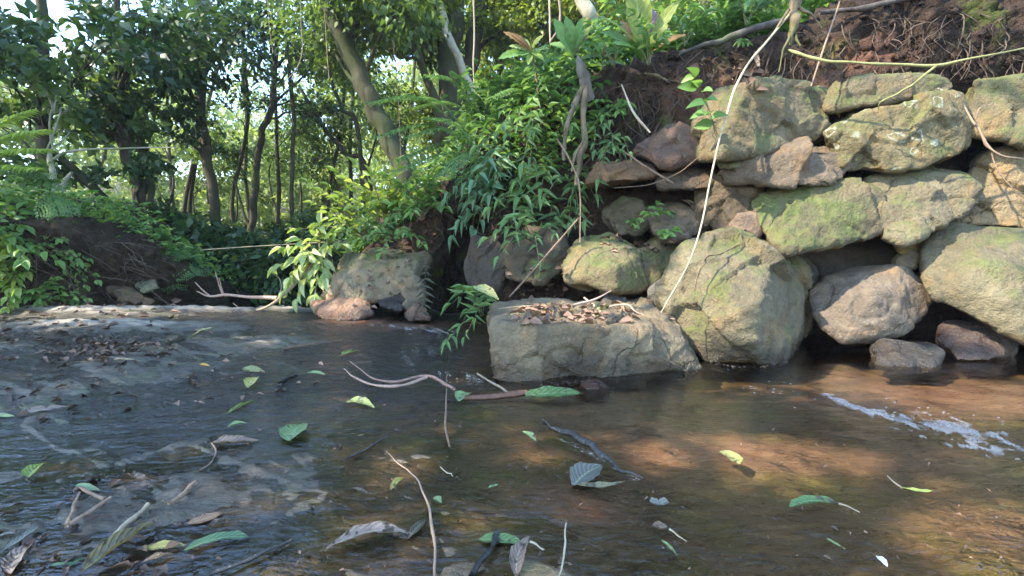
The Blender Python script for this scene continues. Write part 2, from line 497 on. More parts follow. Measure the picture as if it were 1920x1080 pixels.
def bed_z(x, y):
    x = np.asarray(x, float); y = np.asarray(y, float)
    P = np.stack([x, y, np.zeros_like(x)], -1).reshape(-1, 3)
    ca, sa = math.cos(.6), math.sin(.6)
    R = np.stack([P[:, 0] * ca - P[:, 1] * sa, (P[:, 0] * sa + P[:, 1] * ca) * 2.6, P[:, 2]], 1)
    n1 = fbm(P * 1.6, 3, seed=3).reshape(x.shape)
    n2 = fbm(R * 4.5, 4, .55, seed=5, ridged=True).reshape(x.shape)
    n3 = fbm(P * 22, 3, .6, seed=9).reshape(x.shape)
    pool = np.maximum(sstep(-.1, .9, x) * sstep(1.35, 2.1, y), .42 * sstep(.0, .45, x) * sstep(.55, .85, y))
    fore = 1 - sstep(1.2, 1.9, y)
    left = sstep(-.35, -1.6, x)
    depth = 0.024 + .09 * pool - .012 * fore - .0115 * left
    amp = .85 + .35 * fore + .2 * left
    z = water_z(x, y) - depth + amp * (.022 * n1 + .016 * n2 + .005 * n3) * (1 - .45 * pool)
    z = z + .06 * blob(x, y, ISL)
    z = z + .05 * np.exp(-((y - ybrink(x) + .05) / .12) ** 2) * sstep(0.6, -1.9, x)
    return z

def grid_mesh(xs_fn, ys, nx, zfn):
    t = np.linspace(0, 1, nx)
    Y = np.repeat(ys[:, None], nx, 1)
    X = xs_fn(ys[:, None], t[None, :])
    Z = zfn(X, Y)
    V = np.stack([X, Y, Z], -1).reshape(-1, 3)
    idx = np.arange(len(ys) * nx).reshape(len(ys), nx)
    Q = np.stack([idx[:-1, :-1], idx[:-1, 1:], idx[1:, 1:], idx[1:, :-1]], -1).reshape(-1, 4)
    return V, Q, X, Y

def ground_far(x, y):
    """the valley beyond the brink and the wooded slope that closes it"""
    v = -0.25 - 2.1 * sstep(0, 4.0, y - 4.75) - .4 * sstep(8, 14, y)
    v = v + 9.0 * sstep(16, 60, y) + 2.5 * sstep(-8, -22, x) + 6 * sstep(3, 25, x) * sstep(12, 40, y)
    return v

ys = np.concatenate([np.geomspace(.45, 4.9, 430)])
def fan(y, t):
    hw = 1.25 * y + .6
    return -hw + 2 * hw * t
V, Q, X, Y = grid_mesh(fan, ys, 470, bed_z)
br = ybrink(X)
over = np.clip(Y - br, 0, 1)
V[:, 2] -= (over.ravel() > 0) * (over.ravel() * 3.2)
A = np.zeros((len(V), 3))
nz_ = fbm(V * np.array([5, 5, 0]), 4, seed=21) * .35
A[:, 0] = np.clip(blob(X, Y, SUNLIT_SAND).ravel() * 1.5 + nz_ - .25, 0, 1)
rise = V[:, 2] - water_z(X, Y).ravel()
A[:, 1] = np.clip(sstep(.012, .035, rise) * (blob(X, Y, ISL).ravel() > .06) + .8 * sstep(.01, .03, rise) * (np.abs(Y - ybrink(X)).ravel() < .16), 0, 1)
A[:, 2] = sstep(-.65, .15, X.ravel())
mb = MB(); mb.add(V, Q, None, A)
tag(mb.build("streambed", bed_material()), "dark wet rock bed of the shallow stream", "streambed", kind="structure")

V, Q, X, Y = grid_mesh(fan, np.geomspace(.45, 4.9, 260), 300, water_z)
P2 = np.stack([X.ravel(), Y.ravel(), np.zeros(X.size)], 1)
V[:, 2] += .004 * fbm(P2 * 5, 3, seed=31) + .0015 * fbm(P2 * 18, 2, seed=33)
over = np.clip(Y - ybrink(X), 0, 1).ravel()
V[:, 2] -= over * 3.2
A = np.zeros((len(V), 3))
xx, yy = P2[:, 0], P2[:, 1]
A[:, 1] = .03 + .05 * sstep(-.25, -1.0, xx)
A[:, 0] = .07 + 2.1 * sstep(.1, -.9, xx) * sstep(1.2, 2.4, yy) + .3 * np.exp(-(((xx + .35) / .4) ** 2 + ((yy - 2.7) / .9) ** 2)) + .12 * sstep(1.6, 1.1, yy) + .3 * np.exp(-(((yy - 1.55 + (xx - 2) * .12) / .25) ** 2)) * sstep(1, 1.8, xx)
mb = MB(); mb.add(V, Q, None, A)
tag(mb.build("water", water_material()), "clear shallow stream water over the rock", "water", kind="structure")

# ------------------------------------------------------------------ far ground: one sheet to the horizon
xs = np.concatenate([-np.geomspace(.4, 100, 64)[::-1], [0], np.geomspace(.4, 100, 64)])
yy = np.concatenate([np.linspace(-40, 0, 14), np.linspace(.4, 4.4, 12), np.linspace(4.6, 14, 40), np.geomspace(14.5, 100, 44)])
Xg, Yg = np.meshgrid(xs, yy)
Zg = np.where(Yg < 4.7, -.35 - .0 * Xg, ground_far(Xg, Yg))
Pn = np.stack([Xg.ravel(), Yg.ravel(), 0 * Xg.ravel()], 1)
Zg = Zg + (fbm(Pn * .6, 4, seed=41).reshape(Xg.shape)) * .35 * sstep(4.8, 7, Yg)
Zg = np.where((Yg < 4) & (Yg > -1) & (np.abs(Xg) < 9), -.4, Zg)
Zg = Zg + .9 * sstep(-6, -14, Xg) * (Yg < 4.7)
idx = np.arange(Xg.size).reshape(Xg.shape)
mb = MB(); mb.add(np.stack([Xg, Yg, Zg], -1).reshape(-1, 3), np.stack([idx[:-1, :-1], idx[:-1, 1:], idx[1:, 1:], idx[1:, :-1]], -1).reshape(-1, 4))
tag(mb.build("ground", M_DARKSOIL), "dark forest floor of the valley beyond the brink", "ground", kind="structure")

# ------------------------------------------------------------------ earth banks
def bank(name, ctrl, mat, label, step=.022, inland=9.0, amp=.07, seed=0, lean=.12, redfn=None, back=.09):
    """ctrl rows: x, y, foot z, top z, inland direction x, y, overhang"""
    C = np.array(ctrl, float)
    seglen = np.r_[0, np.cumsum(np.hypot(np.diff(C[:, 0]), np.diff(C[:, 1])))]
    n = int(seglen[-1] / step)
    s = np.linspace(0, seglen[-1], n)
    G = np.stack([np.interp(s, seglen, C[:, k]) for k in range(7)], 1)
    k = 25; ker = np.ones(k) / k
    for c in range(7):
        G[:, c] = np.convolve(np.pad(G[:, c], k // 2, mode='edge'), ker, 'valid')
    hmax = (C[:, 3] - C[:, 2]).max()
    nf = int(hmax / step); nb = 34
    tf = np.linspace(0, 1, nf)
    tb = np.linspace(0, 1, nb + 1)[1:] ** 2.2
    X = np.zeros((nf + nb, n)); Y = X.copy(); Z = X.copy()
    for i, t in enumerate(tf):
        z = G[:, 2] + (G[:, 3] - G[:, 2]) * t
        off = lean * t - G[:, 6] * sstep(.5, .8, t) + .10 * max(0, t - .93) / .07
        X[i] = G[:, 0] + G[:, 4] * off; Y[i] = G[:, 1] + G[:, 5] * off; Z[i] = z
    for i, t in enumerate(tb):
        X[nf + i] = X[nf - 1] + G[:, 4] * inland * t; Y[nf + i] = Y[nf - 1] + G[:, 5] * inland * t
        Z[nf + i] = G[:, 3] + back * inland * t * (1 + .6 * np.sin(t * 9 + s * 1.3))
    V = np.stack([X, Y, Z], -1)
    du = np.gradient(V, axis=1); dv = np.gradient(V, axis=0)
    N = np.cross(du, dv); N /= np.linalg.norm(N, axis=-1)[..., None] + 1e-9
    Pf = V.reshape(-1, 3)
    d = amp * fbm(Pf * 2.6, 4, seed=seed) + .06 * fbm(Pf * np.array([9, 9, 5.5]), 4, .65, seed=seed + 5, ridged=True) + .03 * np.maximum(fbm(Pf * 15, 3, seed=seed + 7), -.1) + .014 * fbm(Pf * 40, 2, seed=seed + 9)
    V = V - 0 + N * d.reshape(n * 0 + nf + nb, n)[..., None] * np.where(np.arange(nf + nb) < nf, 1, 1.4)[:, None, None]
    idx = np.arange((nf + nb) * n).reshape(nf + nb, n)
    Q = np.stack([idx[:-1, :-1], idx[:-1, 1:], idx[1:, 1:], idx[1:, :-1]], -1).reshape(-1, 4)
    A = np.zeros((V.size // 3, 3))
    if redfn is not None:
        A[:, 0] = redfn(V.reshape(-1, 3))
    mb = MB(); mb.add(V.reshape(-1, 3), Q, None, A)
    o = mb.build(name, mat)
    return tag(o, label, "bank", kind="structure"), V, nf

def red_patch(P):
    c = at(1352, 140, 3.1)
    r = np.linalg.norm((P - c) * np.array([3.2, 1.2, 4.5]), axis=1)
    r2 = np.linalg.norm((P - at(1640, 85, 3.1)) * np.array([1.9, 1., 4.5]), axis=1)
    f = fbm(P * 7, 3, seed=77) * .5
    return np.clip(1.15 - r + f, 0, 1) + np.clip(.75 - r2 + f, 0, .55)

RB = [(-2.6, 12, -2.3, 1.0, 1, .2, 0), (-2.1, 7.0, -2.0, .8, 1, .3, 0), (-1.95, 5.5, -1.0, .62, .8, .6, 0), (-1.72, 5.05, -.12, .5, .5, .85, 0), (-1.3, 4.85, -.12, .85, .3, .95, 0),
      (-.72, 4.62, -.12, 1.05, .15, 1, 0), (-.62, 5.15, -.12, 1.25, .1, 1, .62), (-.3, 5.0, -.12, 1.6, .1, 1, .68), (0.0, 4.15, -.12, 1.78, .1, 1, .12), (.42, 3.85, -.12, 1.93, .1, 1, .14), (1.05, 3.62, -.12, 2.0, .1, 1, .14), (1.9, 3.43, -.12, 2.12, .08, 1, .18),
      (2.6, 3.33, -.12, 2.36, .05, 1, .2), (3.4, 3.26, -.12, 2.55, 0, 1, .3), (6.0, 3.3, -.12, 2.7, 0, 1, .2)]
rb_obj, RBV, RBN = bank("earth_bank", RB, M_SOIL, "crumbling reddish earth bank behind and above the stone wall", seed=50, redfn=red_patch, inland=14)
LB = [(-7.5, 3.1, -.1, 1.35, -.3, 1, 0), (-5.6, 3.6, -.1, 1.15, -.25, 1, .05), (-4.6, 4.35, -.1, .95, -.3, 1, .12), (-4.0, 4.75, -.1, .78, -.4, 1, .12), (-3.55, 5.0, -.12, .52, -.6, .9, .06), (-3.3, 5.3, -.25, .3, -.9, .4, 0), (-3.4, 6.2, -1.0, .1, -1, .1, 0), (-3.9, 8, -2.0, -.3, -1, 0, 0)]
lb_obj, LBV, LBN = bank("earth_bank", LB, M_DARKSOIL, "low dark earth bank with roots under ferns across the stream", seed=80, amp=.09, inland=9, back=.03)
# ------------------------------------------------------------------ stones
tmp_mod_cache = {}
def rock(name, label, front, back=.4, col=(.26, .23, .17), moss=.3, vox=.015, smooth=1, amp=.013, fine=.006, shrink=.82, mat=None, group="stones of the old stream wall", cat="stone", extra=(), seed=None, ex=1.025, backlift=0., grow=.017):
    P = [at(*p) for p in front]
    cu = np.mean([p[0] for p in front]); cv = np.mean([p[1] for p in front])
    P = [at(cu + (u - cu) * ex, cv + (v - cv) * ex, d) for (u, v, d) in front]
    for (u, v, d) in front:
        P.append(at(cu + (u - cu) * shrink, cv + (v - cv) * shrink - backlift, d + back))
    for e in extra:
        P.append(at(*e))
    P = np.array(P)
    bm = bmesh.new()
    for p in P: bm.verts.new(p)
    r = bmesh.ops.convex_hull(bm, input=bm.verts)
    dead = [e for e in r['geom_interior'] + r['geom_unused'] if isinstance(e, bmesh.types.BMVert)]
    if dead: bmesh.ops.delete(bm, geom=list(set(dead)), context='VERTS')
    gr = np.random.default_rng(int(abs(P[0, 0] * 733 + P[0, 2] * 419)) % 9973)
    size = np.ptp(P, axis=0).max()
    for _ in range(4 if size > .2 else 3):
        dr = gr.normal(size=3) + np.array([0, -1.0, .35]); dr /= np.linalg.norm(dr)
        Vh = np.array([v.co[:] for v in bm.verts]); sp = (Vh @ dr).max()
        bmesh.ops.bisect_plane(bm, geom=bm.verts[:] + bm.edges[:] + bm.faces[:], plane_co=Vector(dr * (sp - size * gr.uniform(.01, .035))), plane_no=Vector(dr), clear_outer=True)
        r = bmesh.ops.convex_hull(bm, input=bm.verts)
        dead = [e for e in r['geom_interior'] + r['geom_unused'] if isinstance(e, bmesh.types.BMVert)]
        if dead: bmesh.ops.delete(bm, geom=list(set(dead)), context='VERTS')
    me = bpy.data.meshes.new("hull"); bm.to_mesh(me); bm.free()
    o = bpy.data.objects.new("hull", me); COL.objects.link(o)
    md = o.modifiers.new("r", 'REMESH'); md.mode = 'VOXEL'; md.voxel_size = vox * .8
    dg = bpy.context.evaluated_depsgraph_get()
    m2 = bpy.data.meshes.new_from_object(o.evaluated_get(dg))
    bpy.data.objects.remove(o); bpy.data.meshes.remove(me)
    n = len(m2.vertices)
    V = np.zeros(n * 3, np.float32); m2.vertices.foreach_get("co", V); V = V.reshape(-1, 3).astype(float)
    E = np.zeros(len(m2.edges) * 2, np.int32); m2.edges.foreach_get("vertices", E); E = E.reshape(-1, 2)
    deg = np.bincount(E.ravel(), minlength=n)[:, None]
    sd = seed if seed is not None else int(abs(P[0, 0] * 131 + P[0, 2] * 977)) % 997
    def smooth_(V):
        S = np.zeros_like(V)
        np.add.at(S, E[:, 0], V[E[:, 1]]); np.add.at(S, E[:, 1], V[E[:, 0]])
        return .4 * V + .6 * S / np.maximum(deg, 1)
    for _ in range(smooth): V = smooth_(V)
    m2.vertices.foreach_set("co", V.astype(np.float32).ravel()); m2.update()
    N = np.zeros(n * 3, np.float32); m2.vertex_normals.foreach_get("vector", N); N = N.reshape(-1, 3)
    tilt = np.array([.25, .1, 1.0])
    h = (V @ tilt)
    strata = fbm(np.stack([V[:, 0] * 1.5, V[:, 1] * 1.5, h * 16], 1), 3, seed=sd + 3, ridged=True)
    dsp = amp * .35 * fbm(V * 4.2, 3, seed=sd) + amp * .42 * fbm(V * 11, 4, .6, seed=sd + 1, ridged=True) + amp * .45 * strata + fine * fbm(V * 34, 3, .65, seed=sd + 2)
    if smooth <= 2:   # flat fracture faces: every patch of the surface gets a small tilt of its own
        K = int(np.clip(np.ptp(V, axis=0).max() * 34, 5, 30)); sg = np.random.default_rng(sd + 40)
        S = V[sg.integers(0, n, K)] + sg.normal(size=(K, 3)) * .02
        near = np.argmin(((V[:, None] - S[None]) ** 2).sum(-1), 1)
        tl = sg.normal(size=(K, 3)) * .11
        dsp = dsp + ((V - S[near]) * tl[near]).sum(1) + (sg.normal(size=K) * .005)[near]
    chip = fbm(V * 2.7, 2, seed=sd + 8)
    dsp = dsp - amp * 1.1 * sstep(.2, .24, chip) - amp * .9 * sstep(-.3, -.33, chip)
    V = V + N * (dsp + grow)[:, None]
    c = V.mean(0); c[2] = V[:, 2].min()
    m2.vertices.foreach_set("co", (V - c).astype(np.float32).ravel()); m2.update()
    m2.polygons.foreach_set("use_smooth", np.ones(len(m2.polygons), bool))
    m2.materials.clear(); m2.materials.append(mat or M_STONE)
    m2.name = name
    ob = bpy.data.objects.new(name, m2); COL.objects.link(ob); ob.location = c
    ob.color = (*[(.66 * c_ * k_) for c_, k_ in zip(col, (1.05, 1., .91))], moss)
    return tag(ob, label, cat, group)

TAN, GREY, BROWN, WARM = (.22, .19, .12), (.2, .19, .16), (.15, .1, .075), (.3, .22, .13)
# the upper course
rock("wall_stone", "big wedge-shaped slab with two faces, mossy on top, under the red soil", [(1307, 290, 3.2), (1309, 225, 3.2), (1345, 170, 3.12), (1404, 154, 2.9), (1452, 146, 3.0), (1540, 178, 3.12), (1550, 240, 3.1), (1524, 266, 3.04), (1425, 285, 2.92), (1350, 291, 2.84), (1312, 297, 3.1)], .45, TAN, .5)
rock("wall_stone", "thin flat slab lying on top of the lichen-ringed slab", [(1545, 186, 3.1), (1600, 150, 3.05), (1755, 142, 3.0), (1786, 150, 3.0), (1789, 164, 3.0), (1770, 173, 2.96), (1640, 195, 2.98), (1560, 206, 3.02), (1546, 202, 3.08)], .4, TAN, .5, amp=.014)
rock("wall_stone", "long tilted slab covered in pale lichen rings", [(1545, 252, 3.0), (1562, 237, 2.96), (1640, 208, 2.93), (1770, 174, 2.9), (1798, 180, 2.92), (1809, 213, 2.93), (1806, 270, 2.9), (1790, 298, 2.88), (1740, 315, 2.86), (1640, 311, 2.86), (1590, 321, 2.9), (1562, 290, 2.95)], .45, (.26, .225, .125), .45, mat=M_LICHEN, amp=.014)
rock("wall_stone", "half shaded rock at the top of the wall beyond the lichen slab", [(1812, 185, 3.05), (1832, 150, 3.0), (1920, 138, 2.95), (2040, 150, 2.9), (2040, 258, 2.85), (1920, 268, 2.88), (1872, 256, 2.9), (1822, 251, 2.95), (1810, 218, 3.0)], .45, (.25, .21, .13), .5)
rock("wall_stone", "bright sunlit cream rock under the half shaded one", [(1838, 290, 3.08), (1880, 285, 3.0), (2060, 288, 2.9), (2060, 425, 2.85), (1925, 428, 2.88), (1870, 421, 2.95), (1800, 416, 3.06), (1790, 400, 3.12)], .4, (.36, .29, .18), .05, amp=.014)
# the middle course
rock("wall_stone", "lens-shaped brownish stone under the wedge-shaped slab", [(1350, 325, 3.05), (1375, 308, 2.96), (1440, 291, 2.9), (1530, 276, 2.9), (1580, 286, 2.92), (1589, 310, 2.92), (1575, 336, 2.9), (1500, 350, 2.86), (1420, 345, 2.9), (1362, 338, 3.0)], .4, (.24, .19, .14), .22)
rock("wall_stone", "small mossy stone wedged at the tip of the lens-shaped stone", [(1346, 298, 3.0), (1398, 290, 2.95), (1409, 299, 2.93), (1382, 313, 2.92), (1352, 313, 2.97)], .25, (.22, .21, .13), .6, vox=.01, amp=.008)
rock("wall_stone", "broad mossy block in the middle of the wall above the dark hollow", [(1408, 377, 2.98), (1440, 355, 2.98), (1500, 350, 2.95), (1630, 343, 2.9), (1653, 362, 2.9), (1656, 430, 2.85), (1620, 446, 2.82), (1500, 466, 2.72), (1466, 472, 2.72), (1446, 452, 2.78), (1416, 402, 2.92)], .5, TAN, .62)
rock("wall_stone", "pointed triangular slab leaning over the huge boulder", [(1632, 342, 3.0), (1700, 320, 2.98), (1800, 330, 2.9), (1842, 356, 2.86), (1840, 366, 2.85), (1790, 410, 2.8), (1692, 458, 2.76), (1660, 446, 2.8), (1652, 400, 2.86)], .45, (.25, .22, .145), .42)
rock("wall_stone", "small brown three-cornered stone on the round boulder", [(1363, 440, 2.93), (1386, 405, 2.93), (1414, 405, 2.92), (1426, 432, 2.88), (1400, 456, 2.84), (1372, 452, 2.88)], .22, (.27, .2, .15), .12, vox=.01, amp=.01)
# the foot
rock("wall_boulder", "rounded boulder with one dark flat side standing in the pool", [(1243, 575, 2.8), (1252, 520, 2.8), (1270, 480, 2.85), (1292, 455, 2.88), (1370, 447, 2.88), (1446, 457, 2.85), (1505, 502, 3.05), (1527, 555, 3.12), (1516, 612, 3.1), (1488, 655, 2.95), (1425, 676, 2.5), (1330, 672, 2.56), (1262, 618, 2.74), (1340, 605, 2.5), (1406, 578, 2.4), (1408, 645, 2.42), (1440, 510, 2.62), (1300, 500, 2.68)], .5, (.25, .22, .145), .36, amp=.02, vox=.014, smooth=1)
rock("wall_boulder", "smooth squat boulder half in shade beside the round boulder", [(1519, 545, 3.0), (1560, 520, 2.98), (1602, 505, 2.98), (1700, 503, 2.92), (1736, 530, 2.88), (1747, 556, 2.86), (1730, 592, 2.82), (1690, 622, 2.76), (1640, 638, 2.74), (1580, 640, 2.76), (1545, 612, 2.84), (1525, 580, 2.92), (1640, 560, 2.72)], .45, (.24, .2, .16), .12, smooth=4, amp=.016)
rock("wall_boulder", "huge smooth boulder at the end of the wall, upper half in shade", [(1730, 470, 2.9), (1772, 424, 2.95), (1862, 430, 2.9), (1965, 436, 2.8), (2120, 470, 2.7), (2160, 650, 2.5), (1960, 652, 2.5), (1915, 637, 2.52), (1850, 602, 2.6), (1756, 557, 2.72), (1738, 525, 2.78), (1880, 520, 2.55)], .6, (.24, .215, .14), .36, smooth=3, vox=.018)
rock("wet_stone", "low flat wet stone at the water's edge below the squat boulder", [(1640, 655, 2.62), (1660, 640, 2.66), (1745, 648, 2.6), (1768, 668, 2.55), (1745, 690, 2.45), (1650, 684, 2.48)], .3, (.16, .15, .14), .05, mat=M_WET, vox=.011, group="wet stones in the shallows")
rock("wet_stone", "reddish wet stone under the huge boulder", [(1778, 600, 2.85), (1850, 612, 2.75), (1888, 640, 2.68), (1880, 672, 2.55), (1800, 676, 2.55), (1765, 640, 2.75)], .35, (.26, .2, .185), .05, mat=M_WET, group="wet stones in the shallows")
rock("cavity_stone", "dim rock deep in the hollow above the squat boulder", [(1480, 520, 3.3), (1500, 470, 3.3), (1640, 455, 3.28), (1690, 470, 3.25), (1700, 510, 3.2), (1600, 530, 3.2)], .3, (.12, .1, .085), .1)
rock("cavity_stone", "little pale pebble at the back of the hollow above the squat boulder", [(1683, 490, 3.0), (1698, 478, 3.0), (1716, 484, 2.97), (1712, 500, 2.95), (1690, 502, 2.97)], .12, (.28, .24, .17), .0, vox=.008, amp=.005)
rock("cavity_stone", "yellowish stone wedged under the tip of the triangular slab", [(1680, 460, 3.05), (1732, 440, 3.02), (1738, 470, 2.98), (1690, 477, 2.98)], .2, (.33, .25, .09), .1, vox=.01, amp=.008)
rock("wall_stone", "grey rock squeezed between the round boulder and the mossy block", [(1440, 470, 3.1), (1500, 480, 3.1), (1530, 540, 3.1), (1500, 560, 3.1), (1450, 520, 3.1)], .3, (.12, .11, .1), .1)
rock("wall_stone", "shadowed rock behind the point of the triangular slab", [(1790, 410, 3.15), (1830, 370, 3.15), (1868, 400, 3.1), (1880, 425, 3.05), (1800, 425, 3.05)], .3, (.22, .19, .13), .2, vox=.012)
# middle of the wall
rock("wall_stone", "brown angular stone poking from the rooty soil left of the wedge slab", [(1190, 285, 3.35), (1225, 268, 3.25), (1268, 234, 3.25), (1306, 248, 3.2), (1310, 305, 3.15), (1252, 309, 3.12), (1203, 293, 3.28)], .35, (.2, .135, .105), .08)
rock("wall_stone", "long rust-coloured stone behind the trailing lance leaves", [(1098, 345, 3.4), (1130, 310, 3.38), (1180, 305, 3.3), (1232, 316, 3.25), (1226, 331, 3.22), (1150, 341, 3.25)], .3, (.24, .15, .085), .1, vox=.012, amp=.012)
rock("wall_stone", "square mossy block with a pale cut face above the litter-topped stone", [(1060, 490, 3.15), (1078, 456, 3.3), (1095, 445, 3.4), (1140, 445, 3.4), (1172, 477, 3.15), (1192, 480, 3.1), (1217, 540, 3.08), (1155, 546, 2.9), (1062, 528, 3.05), (1152, 500, 2.88)], .35, (.27, .23, .14), .5, amp=.008)
rock("wall_stone", "mossy block tucked behind the square block, twigs on top", [(1175, 480, 3.22), (1230, 450, 3.3), (1272, 445, 3.3), (1270, 520, 3.15), (1212, 540, 3.08), (1190, 500, 3.12)], .35, (.24, .21, .13), .45)
rock("wall_stone", "rough soil-caked rock above the three-cornered stone", [(1310, 350, 3.2), (1345, 332, 3.1), (1400, 350, 3.05), (1412, 400, 3.0), (1380, 425, 2.98), (1340, 440, 3.05), (1312, 420, 3.15)], .3, (.16, .125, .085), .2, amp=.035)
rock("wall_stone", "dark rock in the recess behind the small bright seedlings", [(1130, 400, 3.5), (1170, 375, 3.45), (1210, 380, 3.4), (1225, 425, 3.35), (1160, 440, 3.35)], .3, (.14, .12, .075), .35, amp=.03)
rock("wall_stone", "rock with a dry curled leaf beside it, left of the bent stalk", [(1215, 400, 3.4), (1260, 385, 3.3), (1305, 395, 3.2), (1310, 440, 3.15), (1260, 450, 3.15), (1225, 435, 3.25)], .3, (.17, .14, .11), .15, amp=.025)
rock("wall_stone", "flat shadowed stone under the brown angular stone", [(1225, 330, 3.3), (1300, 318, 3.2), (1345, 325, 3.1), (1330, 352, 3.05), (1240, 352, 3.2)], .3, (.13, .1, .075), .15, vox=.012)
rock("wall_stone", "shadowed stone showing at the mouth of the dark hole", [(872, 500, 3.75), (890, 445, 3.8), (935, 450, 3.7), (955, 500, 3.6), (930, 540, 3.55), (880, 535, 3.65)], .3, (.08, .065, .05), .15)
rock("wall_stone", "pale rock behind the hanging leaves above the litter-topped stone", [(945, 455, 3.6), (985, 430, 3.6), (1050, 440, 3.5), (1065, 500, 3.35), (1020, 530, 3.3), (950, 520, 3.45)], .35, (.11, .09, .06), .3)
rock("wall_stone", "small grey stone in the gap left of the round boulder", [(1225, 545, 2.95), (1245, 525, 2.95), (1262, 535, 2.9), (1255, 575, 2.85), (1228, 572, 2.88)], .2, (.2, .19, .17), .05, vox=.01)
# front block
rock("square_block", "long square-cut block topped with reddish leaf litter, standing in the stream", [(943, 722, 2.22), (928, 612, 2.3), (1000, 618, 2.24), (1120, 614, 2.26), (1238, 610, 2.42), (1262, 640, 2.42), (1308, 690, 2.42), (1290, 705, 2.38), (1120, 712, 2.28), (985, 730, 2.2), (930, 578, 2.85), (1040, 570, 2.95), (1180, 574, 2.95), (1246, 592, 2.75)], .3, (.27, .225, .155), .14, shrink=.8, backlift=-20, vox=.014, amp=.02, group="stones of the old stream wall", seed=91)
# the wall's end by the chute
rock("wall_stone", "broad flat slab with mossy top at the broken end of the wall", [(618, 520, 4.35), (650, 478, 4.7), (712, 468, 4.75), (800, 480, 4.5), (772, 497, 4.15), (778, 535, 4.12), (740, 556, 4.15), (640, 562, 4.3)], .4, (.3, .26, .19), .42, vox=.016, amp=.01, group="stones of the old stream wall")
rock("wall_stone", "pale broken stone under the end of the mossy flat slab", [(752, 545, 4.1), (780, 520, 4.05), (795, 540, 4.05), (795, 575, 4.05), (765, 570, 4.05)], .3, (.24, .21, .16), .1, vox=.014)
rock("wet_stone", "reddish stone with a dark wet patch at the brink", [(586, 568, 4.35), (640, 560, 4.3), (690, 566, 4.2), (700, 590, 4.1), (650, 603, 4.05), (610, 600, 4.1)], .3, (.3, .2, .15), .0, vox=.014, group="wet stones in the shallows")
rock("wet_stone", "flat slate-grey wet stone beneath the mossy flat slab", [(706, 560, 4.2), (724, 549, 4.25), (768, 556, 4.15), (782, 572, 4.05), (745, 580, 4.0), (715, 576, 4.05)], .25, (.12, .115, .13), .0, mat=M_WET, vox=.012, group="wet stones in the shallows")
rock("wet_stone", "small brown pointed stone in the orange shallows", [(762, 590, 4.0), (778, 570, 4.02), (800, 578, 4.0), (806, 597, 3.95), (770, 600, 3.95)], .15, (.27, .18, .13), .0, vox=.01, group="wet stones in the shallows")
rock("wet_stone", "sunlit cream stone leaning on the brink behind the reddish stone", [(605, 560, 4.5), (612, 535, 4.5), (630, 530, 4.5), (645, 552, 4.45), (630, 565, 4.4)], .15, (.5, .42, .33), .0, vox=.01, group="wet stones in the shallows")
# pebbles in the shadow behind the front block
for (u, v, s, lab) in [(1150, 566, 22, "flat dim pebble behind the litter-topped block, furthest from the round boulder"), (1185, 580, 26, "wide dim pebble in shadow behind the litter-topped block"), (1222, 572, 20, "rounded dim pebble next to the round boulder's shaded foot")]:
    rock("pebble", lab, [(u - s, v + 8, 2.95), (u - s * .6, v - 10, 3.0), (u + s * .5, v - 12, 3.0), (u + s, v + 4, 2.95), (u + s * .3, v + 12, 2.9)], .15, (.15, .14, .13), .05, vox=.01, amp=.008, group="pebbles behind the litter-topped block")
# across the stream
rock("bank_stone", "flat pale stone jutting from the dark bank across the stream", [(258, 535, 4.75), (290, 525, 4.75), (296, 540, 4.65), (270, 548, 4.65)], .25, (.2, .2, .13), .3, vox=.012, amp=.01, group="stones across the stream")
rock("bank_stone", "brown slab sliding out of the dark bank below the flat pale stone", [(195, 540, 4.7), (240, 545, 4.68), (290, 565, 4.6), (282, 575, 4.55), (230, 562, 4.6)], .25, (.16, .115, .07), .1, vox=.012, amp=.01, group="stones across the stream")
# sunken stones
rock("sunken_stone", "orange-brown stone under the water near the front of the stream", [(1015, 985, 1.13), (1012, 925, 1.24), (1060, 912, 1.27), (1110, 925, 1.25), (1108, 965, 1.16), (1060, 990, 1.12)], .06, (.3, .17, .06), .1, vox=.008, amp=.008, group="sunken stones", backlift=-30)
rock("sunken_stone", "small reddish stone breaking the water beside the sunken green leaf", [(1092, 730, 2.12), (1108, 716, 2.15), (1126, 722, 2.13), (1134, 738, 2.05), (1100, 740, 2.05)], .1, (.2, .1, .06), .0, vox=.008, amp=.005, mat=M_WET, group="sunken stones")
# ------------------------------------------------------------------ finding surfaces
_dg = bpy.context.evaluated_depsgraph_get(); _dg.update()
def hit(u, v, lift=0.0, dmax=60):
    r = ray(u, v); r = r / np.linalg.norm(r)
    ok, loc, nor, _, ob, _ = SC.ray_cast(_dg, Vector((0, 0, CAMZ)), Vector(r), distance=dmax)
    if not ok:
        return at(u, v, 4.5), np.array([0, 0, 1.0])
    n = np.array(nor)
    if n @ r > 0: n = -n
    return np.array(loc) + n * lift, n

def on_bank(u, v):
    r = ray(u, v); r = r / np.linalg.norm(r)
    ok, loc, nor, _, ob, _ = SC.ray_cast(_dg, Vector((0, 0, CAMZ)), Vector(r))
    return ok and ob.name.startswith('earth_bank')

def drop(x, y, z0=6.0):
    ok, loc, nor, _, _, _ = SC.ray_cast(_dg, Vector((x, y, z0)), Vector((0, 0, -1)))
    return (np.array(loc), np.array(nor)) if ok else (np.array([x, y, -1.0]), np.array([0, 0, 1.0]))

